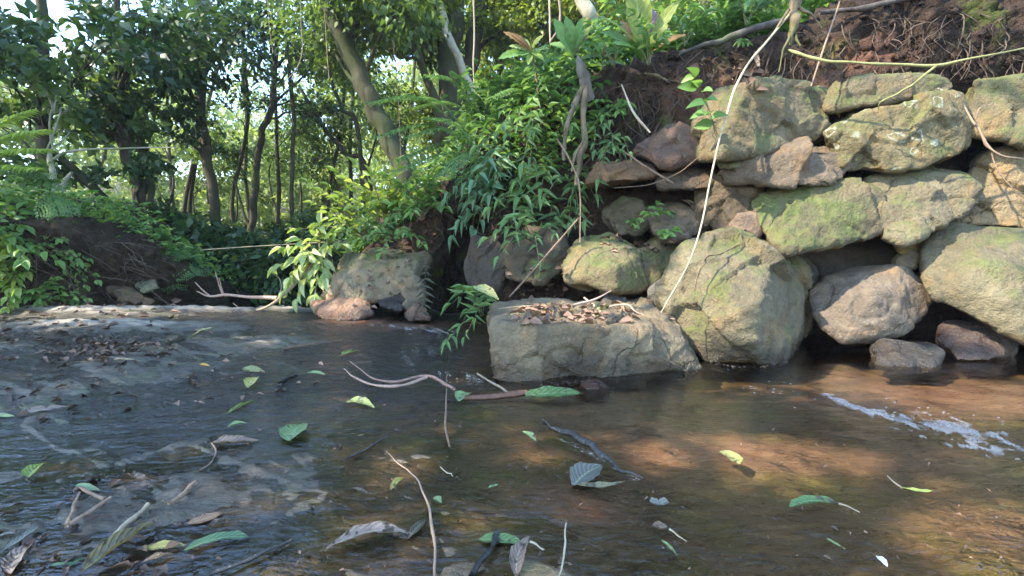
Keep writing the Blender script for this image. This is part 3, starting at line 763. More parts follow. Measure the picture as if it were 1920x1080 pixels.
# sunlit places of the photograph (polygons in photo pixels): the canopy leaves gaps towards them
LIT = [[(1325, 110), (1415, 100), (1440, 140), (1545, 150), (1780, 130), (1850, 215), (1925, 255), (1925, 640), (1740, 560), (1740, 650), (1560, 660), (1290, 660), (1245, 590), (1260, 470), (1330, 440), (1310, 300)],
       [(1560, 650), (1925, 690), (1925, 790), (1800, 770), (1600, 715)],
       [(1500, 40), (1760, 20), (1770, 120), (1540, 120)],
       [(1010, 575), (1180, 570), (1185, 600), (1100, 608), (1000, 604)],
       [(1150, 800), (1450, 790), (1700, 850), (1640, 885), (1380, 880), (1200, 840)],
       [(1640, 950), (1900, 930), (1920, 1010), (1750, 990)],
       [(100, 578), (330, 582), (560, 580), (560, 590), (380, 596), (100, 604)],
       [(500, 440, 4.6), (720, 320), (800, 420), (620, 580), (500, 570)],
       [(580, 545), (690, 560), (690, 610), (590, 605)],
       [(1060, 470), (1140, 450), (1200, 480), (1190, 540), (1060, 520)],
       [(900, 60, 3.9), (1500, -20), (1480, 60), (1280, 120), (1080, 180), (900, 230)], [(880, 0, 7.0), (1500, -80), (1400, 60), (900, 180)],
       [(960, 290), (1050, 290), (1040, 330), (960, 350)]]
def inpoly(u, v, poly):
    c = False; n = len(poly)
    for i in range(n):
        x1, y1 = poly[i][:2]; x2, y2 = poly[(i + 1) % n][:2]
        if (y1 > v) != (y2 > v) and u < (x2 - x1) * (v - y1) / (y2 - y1) + x1: c = not c
    return c
LITP = []
for poly in LIT:
    us = [p[0] for p in poly]; vs = [p[1] for p in poly]
    su = 26 if max(us) - min(us) > 200 else 14
    for u in np.arange(min(us), max(us) + 1, su):
        for v in np.arange(min(vs), max(vs) + 1, min(20, max(2, (max(vs) - min(vs)) / 10))):
            if inpoly(u, v, poly): LITP.append(hit(u, v)[0] if len(poly[0]) == 2 else at(u, v, poly[0][2]))
for _ in range(70):
    LITP.append(hit(random.uniform(870, 1120), random.uniform(190, 470))[0])
LITP = np.array(LITP)

def shades_lit(P, rad):
    """True where a leaf at P would throw its shadow on a sunlit place"""
    out = np.zeros(len(P), bool)
    for k in range(0, len(P), 2000):
        q = P[k:k + 2000, None] - LITP[None]
        t = q @ SUN
        dist = np.linalg.norm(q - t[..., None] * SUN, axis=-1)
        out[k:k + 2000] = ((dist < rad) & (t > 0)).any(1)
    return out

# ------------------------------------------------------------------ fallen leaves
LEAFCOL = {
    'tan': ((.13, .1, .05), (.2, .165, .085)), 'pink': ((.17, .11, .085), (.27, .19, .155)), 'brown': ((.1, .055, .03), (.18, .1, .06)), 'dark': ((.03, .02, .013), (.06, .04, .025)),
    'green': ((.04, .1, .02), (.08, .15, .035)), 'pale': ((.13, .21, .07), (.22, .3, .12)), 'teal': ((.05, .115, .05), (.085, .16, .07)), 'yellow': ((.33, .27, .05), (.44, .38, .1)), 'ygreen': ((.13, .18, .03), (.22, .27, .06)),
    'olive': ((.15, .16, .04), (.24, .24, .08)), 'grey': ((.1, .095, .08), (.18, .165, .14)), 'white': ((.55, .53, .5), (.7, .68, .64)), 'orange': ((.55, .26, .03), (.7, .38, .06))}
MLEAF = {k: leaf_mat("fallen_leaf_" + k, a, b, .12, .35, veins=.45, blotch=(.06, .045, .025, 1) if k not in ('white', 'grey', 'teal') else None) for k, (a, b) in LEAFCOL.items()}
M_TWIG = plain_mat("twig_bark", (.13, .08, .05), (.26, .18, .12), .8, 60)
M_TWIGPALE = plain_mat("pale_twig", (.2, .15, .095), (.36, .28, .19), .75, 60)
M_TWIGPINK = plain_mat("pinkish_twig", (.22, .13, .095), (.4, .27, .2), .7, 60)
M_TWIGDARK = plain_mat("dark_wet_twig", (.008, .007, .007), (.03, .026, .022), .22, 90, .6, .8)
M_TWIGMOSS = plain_mat("mossy_twig", (.11, .115, .04), (.24, .235, .1), .9, 45)
M_STALK = plain_mat("straw_stalk", (.27, .21, .12), (.42, .35, .23), .6, 50)

def blade(mb, b, t, nrm, ratio, roll=.3, arch=.05, shape='ovate', tint=.5, seed=0):
    g = np.random.default_rng(seed)
    L = np.linalg.norm(t - b); d = (t - b) / L
    nrm = nrm - (nrm @ d) * d; nrm /= np.linalg.norm(nrm); s = np.cross(d, nrm)
    ts = np.linspace(0, 1, 14); xs = np.linspace(-1, 1, 9)
    if shape == 'ovate': w = np.sin(np.pi * np.clip(ts, .015, .985) ** .8) ** .8
    elif shape == 'lance': w = np.sin(np.pi * np.clip(ts, .015, .985) ** .9) ** 1.1
    else: w = np.clip(np.minimum(ts * 5, (1 - ts) * 6), .03, 1) ** .6
    w = w * ratio * L / 2
    ed = 1 + .06 * g.normal(size=(14, 2))
    V, A = [], []
    bend = g.normal() * .06
    for i, tt in enumerate(ts):
        for x in xs:
            ww = w[i] * (ed[i, 0] if x < 0 else ed[i, 1])
            ax = abs(x)
            # rolled edges: arc instead of straight
            ang = roll * ax * 1.6
            xx = math.sin(ang) / max(ang, 1e-6) * x * ww
            zz = (1 - math.cos(ang)) / max(ang, 1e-6) * ax * ww
            p = b + d * (tt * L) + s * (xx + bend * L * math.sin(math.pi * tt)) + nrm * (zz + arch * L * math.sin(math.pi * tt) + .012 * L * math.sin(tt * 17 + x * 2 + seed) * ax)
            V.append(p); A.append([x, tt, tint])
    idx = np.arange(14 * 9).reshape(14, 9)
    Q = np.stack([idx[:-1, :-1], idx[:-1, 1:], idx[1:, 1:], idx[1:, :-1]], -1).reshape(-1, 4)
    mb.add(V, Q, None, A)

_lk = 0
def fallen(label, p0, p1, ratio, col, roll=.3, arch=.04, shape='ovate', stalk=None, lift=.003, tip=0.0, group="fallen leaves on the stream rock", cat="fallen leaf", face=None):
    global _lk; _lk += 1
    b, nb = hit(*p0, lift=lift); t, nt_ = hit(*p1, lift=lift + tip)
    if np.linalg.norm(t - b) > .32: t = at(p1[0], p1[1], b[1] + .01) + np.array([0, 0, tip])
    nrm = np.array([0, 0, 1.0]) * .7 + nb * .3 if face is None else np.asarray(face, float)
    if face is None: nrm = nrm + np.array([0, -.25, 0])
    mb = MB(); blade(mb, b, t, nrm, ratio, roll, arch * .6, shape, random.random(), _lk)
    o = mb.build("fallen_leaf", MLEAF[col], origin=b)
    tag(o, label, cat, group)
    if stalk:
        ms = MB(); tube(ms, [b] + [hit(*q, lift=lift)[0] for q in stalk], [.003, .0015], 5)
        ms.build("stalk", M_TWIGPALE if col not in ('brown', 'dark', 'pink') else M_TWIG, o)
    return o

F = fallen
F("large curled olive-tan leaf lying nearest the lower edge, edges rolled up", (150, 1085), (295, 990), .3, 'tan', 1.0, .1, lift=.012)
F("long teal-green leaf beside the curled olive-tan leaf", (346, 1034), (467, 1010), .22, 'teal', .5, .03, 'blunt')
F("broad pale green oval leaf lying alone on the bluish wet rock", (540, 832), (566, 800), .62, 'pale', .35, .06, lift=.01)
F("long pale pinkish-brown leaf on the bluish rock at the left edge of the stream", (32, 780), (130, 766), .36, 'pink', .4, .05, lift=.008)
F("yellow-green leaf with a raised edge near the left edge, beyond the thick twigs", (50, 903), (88, 880), .7, 'ygreen', .8, .08, tip=.015)
F("crumpled pinkish-brown leaf with a long bent stalk on the bluish rock", (397, 832), (484, 828), .34, 'pink', .9, .08, stalk=[(405, 848), (395, 870), (370, 886)])
F("narrow green leaf standing on edge beyond the broad pale oval leaf", (424, 778), (477, 752), .18, 'ygreen', .8, .03, 'lance')
F("pale green folded leaf in front of the narrow green one", (427, 803), (463, 795), .45, 'pale', .9, .06)
F("teal-green blade wedged against the forked twig", (143, 912), (188, 922), .3, 'teal', .7, .04)
F("long grey-brown leaf lying slantwise in the lower left corner", (0, 1040), (76, 985), .22, 'grey', .5, .05, 'lance')
F("pinkish-grey leaf under the long grey-brown leaf in the corner", (20, 1078), (72, 1012), .3, 'pink', .5, .05)
F("short teal leaf next to the curled olive-tan leaf's base", (95, 1063), (138, 1058), .25, 'teal', .6, .05)
F("small teal leaf crossing the short teal leaf", (128, 1066), (162, 1048), .25, 'teal', .5, .04)
F("brown cupped leaf in front of the long teal-green leaf", (270, 1056), (328, 1042), .4, 'brown', .8, .12)
F("yellow and brown mottled leaf touching the long teal-green leaf", (268, 1032), (348, 1025), .28, 'olive', .4, .03)
F("dark brown soaked leaf lying flat behind the long teal-green leaf", (352, 984), (420, 962), .42, 'brown', .2, .01, lift=.003)
F("large pinkish-brown leaf with a blackened tip in the lower middle", (612, 1032), (775, 1005), .24, 'pink', .8, .05, 'ovate', stalk=None)
F("smooth green leaf with squared end at the lower middle", (897, 1015), (977, 1020), .28, 'green', .4, .04, 'blunt')
F("pointed rosy-brown leaf standing up at the lower edge", (968, 1085), (993, 1036), .42, 'pink', .7, .05, tip=.03)
F("small curled yellow leaf on the dark rock", (732, 921), (757, 898), .4, 'yellow', 1.0, .12)
F("tiny teal leaf below the small curled yellow leaf", (812, 936), (828, 946), .6, 'teal', .6, .06)
F("thin green sliver of leaf on the dark rock beyond the grey torn leaf", (978, 810), (1006, 831), .25, 'pale', .5, .04, 'lance')
F("thin pale green sliver in the middle of the dark rock", (914, 917), (937, 910), .28, 'pale', .5, .04, 'lance')
F("ragged yellow-green leaf next to the forked pinkish branch", (645, 756), (702, 766), .35, 'ygreen', .6, .06)
F("grey torn leaf with a wavy outline beyond the orange-brown sunken stone", (1075, 912), (1128, 875), .5, 'grey', .4, .03)
F("pale tan leaf fragment with a sharp tail crossing the grey torn leaf", (1078, 910), (1170, 905), .18, 'tan', .6, .05, 'lance')
F("olive oval leaf drowned on the reddish sand", (1350, 848), (1386, 872), .5, 'olive', .3, .03, 'blunt', lift=.003)
F("glossy green capsule-shaped leaf with a long stalk", (1572, 946), (1480, 952), .22, 'green', .6, .05, 'blunt', stalk=[(1590, 952), (1612, 963)])
F("twisted yellow-green leaf with a long curved tail", (1690, 916), (1752, 922), .22, 'ygreen', .8, .06, 'lance', stalk=[(1675, 905), (1664, 894)])
F("short green blade of leaf in the lower right, nearest the small brown round leaf", (1236, 1012), (1271, 1046), .12, 'pale', .4, .03, 'lance')
F("short green blade of leaf in front of the glossy capsule-shaped leaf", (1547, 1010), (1585, 1032), .16, 'pale', .4, .03, 'lance')
F("white scrap of leaf near the lower right", (1645, 1045), (1664, 1066), .5, 'white', .5, .06)
F("small brown round leaf on the dark rock of the lower right", (1224, 988), (1252, 990), .8, 'brown', .5, .06)
F("large sunken green leaf at the foot of the litter-topped block", (985, 742), (1092, 738), .4, 'green', .15, .01, lift=.002)
F("little green leaf between the forked branch and the sunken green leaf", (860, 754), (880, 738), .6, 'pale', .6, .06)
F("small green leaf on the wet rock nearest the orange shallows", (640, 667), (673, 658), .3, 'ygreen', .4, .04)
F("narrow bright green leaf on the pale brown rock before the chute", (574, 700), (610, 704), .28, 'pale', .4, .04)
F("small yellow leaf tilted up on the blue wet rock", (466, 728), (482, 713), .5, 'yellow', .6, .1, tip=.01)
F("pale olive leaf lifting off the wet rock at the edge of the dry hump", (355, 638), (400, 620), .3, 'olive', .8, .08, tip=.02)
F("brown leaf beside the pale olive leaf on the dry hump", (312, 643), (346, 634), .5, 'brown', .5, .08)
F("dry brown leaf on the dry hump behind the pair", (258, 650), (296, 644), .45, 'brown', .6, .1)
F("dark leaf flat on the pale brink rock, left of the brink branch", (262, 597), (298, 603), .35, 'brown', .4, .04)
F("straight pale leaf lying across the far edge of the dry hump", (206, 674), (264, 678), .12, 'tan', .4, .03, 'lance')
F("olive leaf half under dark debris in the bluish rock's middle", (458, 690), (496, 698), .4, 'olive', .3, .03)
F("small rust leaf on the blue rock", (374, 684), (394, 688), .4, 'orange', .4, .04)
F("pale green leaf at the very left edge of the stream", (-5, 778), (28, 782), .3, 'pale', .4, .04)
F("pale leaf at the lower left edge, tip only", (-8, 1010), (32, 1003), .3, 'grey', .5, .06)
F("brown leaf tip at the right of the large pinkish-brown leaf, dark and wet", (765, 1012), (800, 975), .3, 'dark', .5, .06)
BT = "leaves on the litter-topped block"
F("curled yellow-green leaf on top of the block, nearest its front edge", (975, 612), (1025, 606), .3, 'olive', .9, .1, group=BT)
F("bright yellow leaf on the left end of the block's top", (955, 595), (985, 590), .35, 'yellow', .5, .08, group=BT)
F("small yellow leaf on the right part of the block's top", (1160, 602), (1178, 592), .6, 'yellow', .5, .1, group=BT)
F("orange-brown leaf amid the reddish litter on the block", (1010, 590), (1075, 582), .18, 'orange', .6, .05, group=BT)
F("rolled dark brown leaf standing on the block's left end", (982, 602), (1000, 592), .6, 'brown', 1.0, .2, group=BT)
F("crumpled pale green-grey leaf standing beside the reddish twigs on the block", (1116, 586), (1140, 577), .6, 'olive', 1.0, .15, group=BT)
WL = "leaves caught in the wall"
F("orange-yellow leaf caught in the gap under the thin flat slab", (1552, 214), (1576, 226), .45, 'orange', .6, .1, group=WL, lift=.02)
F("yellow leaf folded in the gap beside the orange one", (1572, 224), (1598, 216), .5, 'yellow', .8, .1, group=WL, lift=.02)
F("dry curled pinkish leaf stuck in the wall left of the bent stalk", (1276, 380), (1302, 405), .3, 'pink', .9, .1, group=WL, lift=.02)
F("dead pale leaf hanging from the soil above the wedge slab", (1418, 100), (1428, 135), .3, 'pink', .8, .05, group=WL, lift=.02)
F("long dead brown leaf caught among roots at the bank's rim", (1205, 145), (1262, 160), .28, 'tan', .8, .05, group=WL, lift=.03)
F("dead leaf curled under the root stub at the bank's rim", (1512, 32), (1560, 55), .25, 'tan', .8, .06, group=WL, lift=.03)

# grey two-lobed petal pair
b, _n = hit(1236, 950, .006)
mb = MB()
for sgn in (-1, 1):
    blade(mb, b, b + np.array([sgn * .022, .004, .006]), np.array([0, -.3, 1.]), .9, .4, .06, 'blunt', .5, 3)
tag(mb.build("petal_pair", MLEAF['grey'], origin=b), "grey translucent two-lobed petal pair on the dark rock", "petal")

# ------------------------------------------------------------------ sticks and twigs
def stick(name, label, pts, r, mat, d=None, sides=(), group=None, cat="twig", lift=.008, seg=7, wob=.004, surf=True, sidename="side_twig"):
    """pts in photo pixels; with a third number the point hangs free at that distance"""
    def W(q): return at(*q) if len(q) == 3 else hit(*q, lift=lift)[0]
    P = [W(q) for q in pts]
    mb = MB(); tube(mb, P, r, seg, wob=wob, seed=len(label), tint=random.random())
    o = mb.build(name, mat, origin=P[0]); tag(o, label, cat, group)
    for sp, sr in sides:
        ms = MB(); tube(ms, [W(q) for q in sp], sr, 6, wob=wob * .7, seed=len(label) + 3)
        ms.build(sidename, mat, o)
    return o
TG = "twigs lying on the stream rock"
stick("twig", "straight snapped pale twig lying beside the curled olive-tan leaf", [(203, 1018), (240, 988), (278, 957)], [.005, .005, .0045], M_TWIGPALE, group=TG, lift=.014)
stick("twig", "short brown twig pinning a wet leaf beyond the snapped pale one", [(316, 955), (345, 930), (373, 909)], [.005, .005, .004], M_TWIG, group=TG, lift=.014)
stick("twig", "grey forked twig in the lower left, bark peeling", [(125, 1000), (165, 972), (205, 946)], [.004, .005, .004], M_TWIG, group=TG, lift=.016, sides=[([(195, 948), (170, 936), (150, 926), (138, 932)], [.005, .004, .003]), ([(128, 998), (140, 965), (150, 935)], [.005, .004, .003])])
stick("twig", "long thin curved twig running to the lower edge", [(722, 853), (760, 885), (792, 928), (812, 990), (822, 1090)], [.0012, .0018, .0025, .003, .003], M_TWIG, group=TG, lift=.01)
stick("twig", "thin straight dark twig pointing away, ahead of the forked branch's end", [(842, 848), (837, 800), (837, 714)], [.003, .0045, .002], M_TWIG, group=TG, lift=.02)
stick("forked_branch", "pale pinkish forked branch lying over the chute", [(850, 745), (825, 728), (795, 720), (745, 730), (700, 722), (655, 690)], [.009, .008, .0075, .006, .005, .002], M_TWIGPINK, group=TG, lift=.035, sides=[([(800, 722), (760, 737), (705, 738), (665, 722), (644, 705)], [.007, .006, .0055, .004, .002])])
stick("twig", "yellowish twig at the left foot of the litter-topped block", [(896, 703), (925, 722), (956, 741)], [.004, .006, .005], M_TWIGPALE, group=TG)
stick("wet_branch", "black wet tapering branch half out of the water", [(1015, 790), (1045, 808), (1085, 828), (1125, 850), (1165, 880), (1207, 904)], [.003, .010, .013, .010, .006, .002], M_TWIGDARK, group=TG, lift=.006, wob=.008, seg=10)
stick("twig", "reddish-brown soaked stick between the forked branch and the sunken leaf", [(870, 748), (920, 746), (988, 738)], [.012, .014, .012], plain_mat("soaked_red_bark", (.1, .045, .025), (.2, .1, .06), .4, 50), group=TG, lift=.004)
stick("twig", "thick dark stick rising from the lower edge in the middle", [(885, 1095), (912, 1050), (932, 1012)], [.006, .006, .005], M_TWIGDARK, group=TG, lift=.012)
stick("grass_stem", "pale grass stem rising from the lower edge beside the rosy leaf", [(1050, 1092), (1056, 1040), (1064, 988)], [.0015, .002, .001], M_STALK, group=TG, lift=.012)
stick("twig", "short pale splinter right of the rosy leaf", [(996, 1022), (1020, 1038)], [.0025, .0015], M_STALK, group=TG)
stick("twig", "thin dark twig on the rock beyond the long curved twig", [(645, 865), (690, 845), (726, 822)], [.003, .0035, .002], M_TWIGDARK, group=TG)
stick("twig", "dark thin stick at the lower edge below the brown cupped leaf", [(395, 1085), (470, 1055), (545, 1018)], [.004, .004, .002], M_TWIGDARK, group=TG)
stick("twig", "short black stick on the pale brown rock before the chute", [(525, 722), (540, 712), (556, 706)], [.012, .01, .006], M_TWIGDARK, group=TG)
stick("twig", "long dark twig along the dry hump's far edge", [(95, 622), (180, 612), (255, 604)], [.006, .006, .003], M_TWIG, group=TG)
stick("twig", "thin grey twig trailing from the dark leaf clump to the reddish stone", [(530, 656), (580, 648), (640, 640)], [.005, .006, .004], M_TWIG, group=TG)
stick("twig", "slim white splinter on the dark rock in the lower right", [(1255, 1000), (1285, 1020)], [.0025, .001], M_STALK, group=TG)
stick("twig", "thin pale hair-like stem near the small curled yellow leaf", [(827, 880), (840, 892), (852, 898)], [.001, .0015, .001], M_STALK, group=TG)
# block top
TB = "twigs on the litter-topped block"
stick("twig", "two-pronged reddish twig sticking up behind the litter on the block", [(1145, 545, 2.85), (1112, 562, 2.75), (1070, 575)], [.003, .006, .006], M_TWIGPINK, group=TB, sides=[([(1095, 558, 2.8), (1120, 580), (1128, 588)], [.006, .008, .005])])
stick("twig", "long thin reddish vine stem trailing over the block's right end", [(1140, 575, 2.75), (1175, 570, 2.7), (1200, 590), (1262, 600)], [.004, .004, .003, .002], M_TWIGPINK, group=TB)
stick("twig", "thin straw stem lying along the back of the block's top", [(935, 582), (1000, 575), (1060, 577)], [.002, .003, .002], M_STALK, group=TB)
# branches at the brink
BB = "branches leaning over the brink"
stick("brink_branch", "pale pink bare branch with upright side twigs reaching over the brink", [(520, 558, 4.6), (470, 557, 4.65), (425, 553, 4.7), (395, 556, 4.7), (368, 546, 4.7)], [.018, .017, .015, .01, .005], M_TWIGPINK, group=BB, sides=[([(395, 556, 4.7), (378, 542, 4.7), (366, 529, 4.7)], [.008, .006, .004]), ([(418, 553, 4.7), (410, 532, 4.7), (404, 509, 4.7)], [.009, .006, .004]), ([(420, 553, 4.7), (414, 535, 4.68), (411, 520, 4.66)], [.007, .005, .003])], cat="branch")
stick("brink_branch", "arching pale branch curving up from the brink into the bright shrub", [(436, 568, 4.6), (460, 583, 4.55), (500, 576, 4.5), (540, 545, 4.5), (575, 508, 4.55), (615, 475, 4.6), (650, 452, 4.7)], [.004, .008, .012, .016, .017, .016, .012], M_TWIGPALE, group=BB, cat="branch", sides=[([(520, 562, 4.5), (528, 540, 4.5), (522, 520, 4.5), (500, 508, 4.5)], [.007, .005, .003, .002]), ([(560, 522, 4.52), (552, 498, 4.5), (570, 480, 4.5)], [.006, .004, .002])])
stick("dry_stem", "thin pale stem hanging level across the gap above the brink", [(375, 469, 5.0), (460, 463, 5.0), (560, 457, 4.9), (640, 452, 4.8)], [.004, .005, .004, .004], M_STALK, cat="stem", wob=0)
# in front of the wall
FW = "stems in front of the stone wall"
stick("bent_stalk", "long straw-coloured stalk bent from the bank's rim down to the block", [(1482, 25, 3.1), (1440, 75, 2.95), (1390, 140, 2.85), (1362, 215, 2.75), (1335, 320, 2.68), (1305, 460, 2.55), (1240, 585, 2.42)], [.007, .007, .0065, .006, .005, .0045, .003], M_STALK, group=FW, cat="stem", wob=.003)
stick("mossy_twig", "yellow-green mossy forked twig stretched across the soil above the lichen slab", [(1478, 94, 2.9), (1520, 108, 2.82), (1590, 117, 2.76), (1680, 120, 2.72), (1757, 123, 2.68), (1820, 110, 2.66), (1925, 90, 2.62), (2040, 70, 2.6)], [.007, .010, .007, .006, .0085, .006, .005, .005], M_TWIGMOSS, group=FW, sides=[([(1757, 123, 2.68), (1722, 150, 2.68), (1690, 172, 2.7), (1655, 190, 2.74), (1645, 207, 2.78)], [.007, .006, .005, .004, .003])], cat="twig", wob=.006)
stick("bare_twig", "bare forked twig hanging in front of the half shaded rock", [(1808, 195, 2.85), (1832, 240, 2.8), (1850, 270, 2.78), (1880, 292, 2.75), (1930, 300, 2.72)], [.004, .007, .007, .005, .003], M_TWIG, group=FW, sides=[([(1830, 235, 2.8), (1835, 205, 2.8), (1860, 195, 2.8)], [.005, .004, .002]), ([(1858, 285, 2.78), (1870, 318, 2.76), (1900, 355, 2.74), (1925, 375, 2.72)], [.005, .004, .003, .002])])
stick("dry_stem", "thin straight stem leaning from the rim onto the thin flat slab", [(1575, 2, 3.0), (1548, 78, 2.95), (1521, 162, 2.92)], [.005, .005, .004], M_TWIG, group=FW, cat="stem", wob=.002)
stick("dry_stem", "short pale dead stick hanging in front of the rooty soil", [(1165, 158, 3.2), (1188, 212, 3.1), (1219, 248, 3.05)], [.004, .007, .006], M_TWIGPALE, group=FW, cat="stem", wob=.002)
stick("dry_stem", "slanting stem crossing the rusty stone down to its end", [(1170, 285, 3.05), (1215, 315, 3.0), (1262, 343, 2.95)], [.006, .006, .005], M_TWIG, group=FW, cat="stem", wob=.002)
stick("dry_stem", "slanting stem running from the hanging leaves down to the block's back", [(1084, 410, 3.1), (1020, 485, 2.95), (955, 556, 2.85)], [.006, .006, .005], M_TWIG, group=FW, cat="stem", wob=.003)
stick("dry_stem", "thin hanging stem ending at the square mossy block", [(1044, 260, 3.15), (1078, 318, 3.1), (1088, 375, 3.05), (1087, 455, 3.0)], [.005, .006, .004, .003], M_TWIG, group=FW, cat="stem")
stick("rootlet", "wiry rootlet lying over the top of the round boulder", [(1388, 456), (1350, 477), (1326, 482), (1312, 505), (1302, 545)], [.003, .003, .003, .002, .002], M_TWIG, group=FW, cat="root", lift=.006)
stick("dry_stem", "slim stem slanting from the wedge slab into the recess", [(1312, 292, 3.05), (1270, 325, 3.05), (1220, 345, 3.05), (1150, 352, 3.1)], [.003, .003, .003, .002], M_TWIG, group=FW, cat="stem")
# roots and stump on the rim
RT = empty("broken_stump", at(1095, 160, 3.45), "broken grey stump on the bank's rim with two thick roots running down", "stump")
mb = MB(); tube(mb, [at(1104, 185, 3.5), at(1096, 150, 3.45), at(1090, 128, 3.42), at(1083, 104, 3.4)], [.04, .042, .036, .008], 12, wob=.008, seed=4)
mb.build("stump_wood", bark_mat("grey_dead_wood", (.08, .068, .056), (.22, .19, .165), (.07, .06, .04), .1, 14), RT)
M_ROOT = bark_mat("root_bark", (.07, .05, .03), (.19, .145, .085), (.09, .1, .03), .3, 20)
mb = MB(); tube(mb, [at(1092, 160, 3.42), at(1078, 195, 3.35), at(1066, 222, 3.3), at(1060, 260, 3.28), at(1058, 300, 3.3)], [.02, .019, .017, .015, .01], 8, wob=.012, seed=1); mb.build("root", M_ROOT, RT)
mb = MB(); tube(mb, [at(1098, 165, 3.42), at(1092, 215, 3.33), at(1097, 262, 3.28), at(1086, 300, 3.24), at(1082, 345, 3.25)], [.023, .022, .02, .021, .013], 8, wob=.012, seed=2); mb.build("root", M_ROOT, RT)
mb = MB(); tube(mb, [at(1094, 262, 3.28), at(1080, 290, 3.24), at(1072, 320, 3.22)], [.014, .01, .006], 7, wob=.008, seed=5); mb.build("root", M_ROOT, RT)
RT = empty("root_stub", at(1488, 60, 3.05), "mossy root stub hanging from the rim above the wedge slab", "stump")
mb = MB(); tube(mb, [at(1500, -20, 3.15), at(1490, 12, 3.08), at(1486, 45, 3.02), at(1482, 80, 3.0)], [.035, .03, .024, .008], 10, wob=.02, seed=14); mb.build("stump_wood", M_ROOT, RT)
for k, pts in enumerate([[(1484, 60, 3.0), (1470, 95, 2.98), (1460, 135, 2.98)], [(1490, 65, 3.0), (1500, 85, 2.98)], [(1478, 20, 3.05), (1450, 60, 3.0), (1420, 92, 3.0)], [(1500, 15, 3.05), (1525, 30, 3.02), (1540, 52, 3.0)]]):
    mb = MB(); tube(mb, [at(*q) for q in pts], [.012, .006, .003], 6, wob=.01, seed=k); mb.build("root", M_ROOT, RT)
M_LOG = bark_mat("weathered_log", (.035, .028, .024), (.1, .085, .075), (.06, .08, .03), .15, 16)
stick("fallen_log", "grey weathered log along the bank's rim behind the big-leaved plant", [(1270, 100, 3.3), (1340, 78, 3.3), (1410, 58, 3.3), (1480, 32, 3.35)], [.012, .018, .022, .02], M_LOG, cat="log", wob=.02, seg=10)
stick("fallen_log", "dark log lying along the rim above the mossy twig", [(1535, 22, 3.3), (1620, 12, 3.25), (1720, -6, 3.2), (1850, -40, 3.2)], [.014, .018, .018, .02], M_LOG, cat="log", wob=.02, seg=10)

# countless rootlets in the soil, one mass
mb = MB(); g2 = np.random.default_rng(5)
for k in range(620):
    if k < 400: u, v = g2.uniform(1090, 1480), g2.uniform(60, 330)
    elif k < 520: u, v = g2.uniform(1480, 1920), g2.uniform(20, 130)
    else: u, v = g2.uniform(800, 960), g2.uniform(330, 470)
    if not on_bank(u, v): continue
    p, n = hit(u, v, .004)
    if p[1] > 4.7 or p[1] < 2.6: continue
    L = g2.uniform(.05, .28)
    q = p + n * g2.uniform(.01, .05) + np.array([g2.normal() * .06, -.02, -L * .5])
    e = q + np.array([g2.normal() * .08, g2.normal() * .02, -L * .5])
    tube(mb, [p, q, e], [g2.uniform(.0015, .005), .001], 5, n=7, tint=g2.random())
for k in range(120):
    u, v = g2.uniform(40, 340), g2.uniform(430, 575)
    p, n = hit(u, v, .01)
    if p[1] > 6: continue
    e = p + np.array([g2.normal() * .2 + .15, -.05, -g2.uniform(.05, .3)]) + n * .04
    tube(mb, [p, (p + e) / 2 + n * .03, e], [.0035, .001], 5, n=7, tint=g2.random())
tag(mb.build("rootlets", plain_mat("rootlet", (.04, .027, .018), (.12, .085, .06), .9, 30)), "fine tangled rootlets hanging out of the bare soil", "roots", kind="stuff")

# crumbs and clods of earth on the bank faces
mb = MB(); gc = np.random.default_rng(15); _i = bmesh.new(); bmesh.ops.create_icosphere(_i, subdivisions=2, radius=1.0)
CV = np.array([v.co[:] for v in _i.verts]); CT = np.array([[v.index for v in f.verts] for f in _i.faces]); _i.free()
for k in range(520):
    u, v = (gc.uniform(1150, 1920), gc.uniform(5, 175)) if k < 330 else (gc.uniform(1080, 1310), gc.uniform(150, 440)) if k < 430 else (gc.uniform(30, 330), gc.uniform(440, 580))
    if not on_bank(u, v): continue
    p, n = hit(u, v, 0)
    if p[1] > 5.5: continue
    r = gc.exponential(.008) + .005
    if r > .06: continue
    W = CV * (1 + .5 * vnoise(CV * 1.6 + k * 3.1, 2)[:, None]) * r * gc.uniform(.6, 1.4, 3)
    mb.add(W + p + n * r * .2, None, CT, np.repeat([[red_patch(p[None])[0] * .5 if k < 430 else 0, 0, 0]], len(CV), 0))
tag(mb.build("soil_clods", M_SOIL), "crumbs and clods of earth sticking to the banks", "soil", kind="stuff")

# leaf litter: bits past counting
mb = MB(); g3 = np.random.default_rng(8)
def bits(n, box, size, z=.006, lo=0, hi=1):
    P, D, Nn, Ls, Ti = [], [], [], [], []
    for _ in range(n):
        u, v = g3.uniform(box[0], box[1]), g3.uniform(box[2], box[3])
        p, nn = hit(u, v, z)
        P.append(p); a = g3.uniform(0, 6.28); D.append([math.cos(a), math.sin(a), g3.normal() * .15]); Nn.append(nn + rdir(1, g3)[0] * .45)
        Ls.append(g3.uniform(*size)); Ti.append(g3.uniform(lo, hi))
    leaves(mb, SMALL, P, D, Nn, Ls, np.array(Ls) * g3.uniform(.3, .7, n), Ti)
bits(110, (0, 350, 600, 690), (.03, .08), lo=0, hi=.5); bits(70, (60, 330, 632, 668), (.03, .08), lo=0, hi=.6); bits(45, (0, 260, 690, 790), (.015, .05), lo=0, hi=.4); bits(60, (0, 330, 560, 600), (.04, .09))
bits(60, (0, 320, 880, 1075), (.01, .035), lo=0, hi=.4); bits(50, (300, 620, 600, 760), (.02, .05)); bits(130, (960, 1190, 572, 608), (.02, .08), .012, .4, 1); bits(60, (1130, 1260, 440, 475), (.03, .08)); bits(35, (950, 1060, 500, 560), (.03, .08))
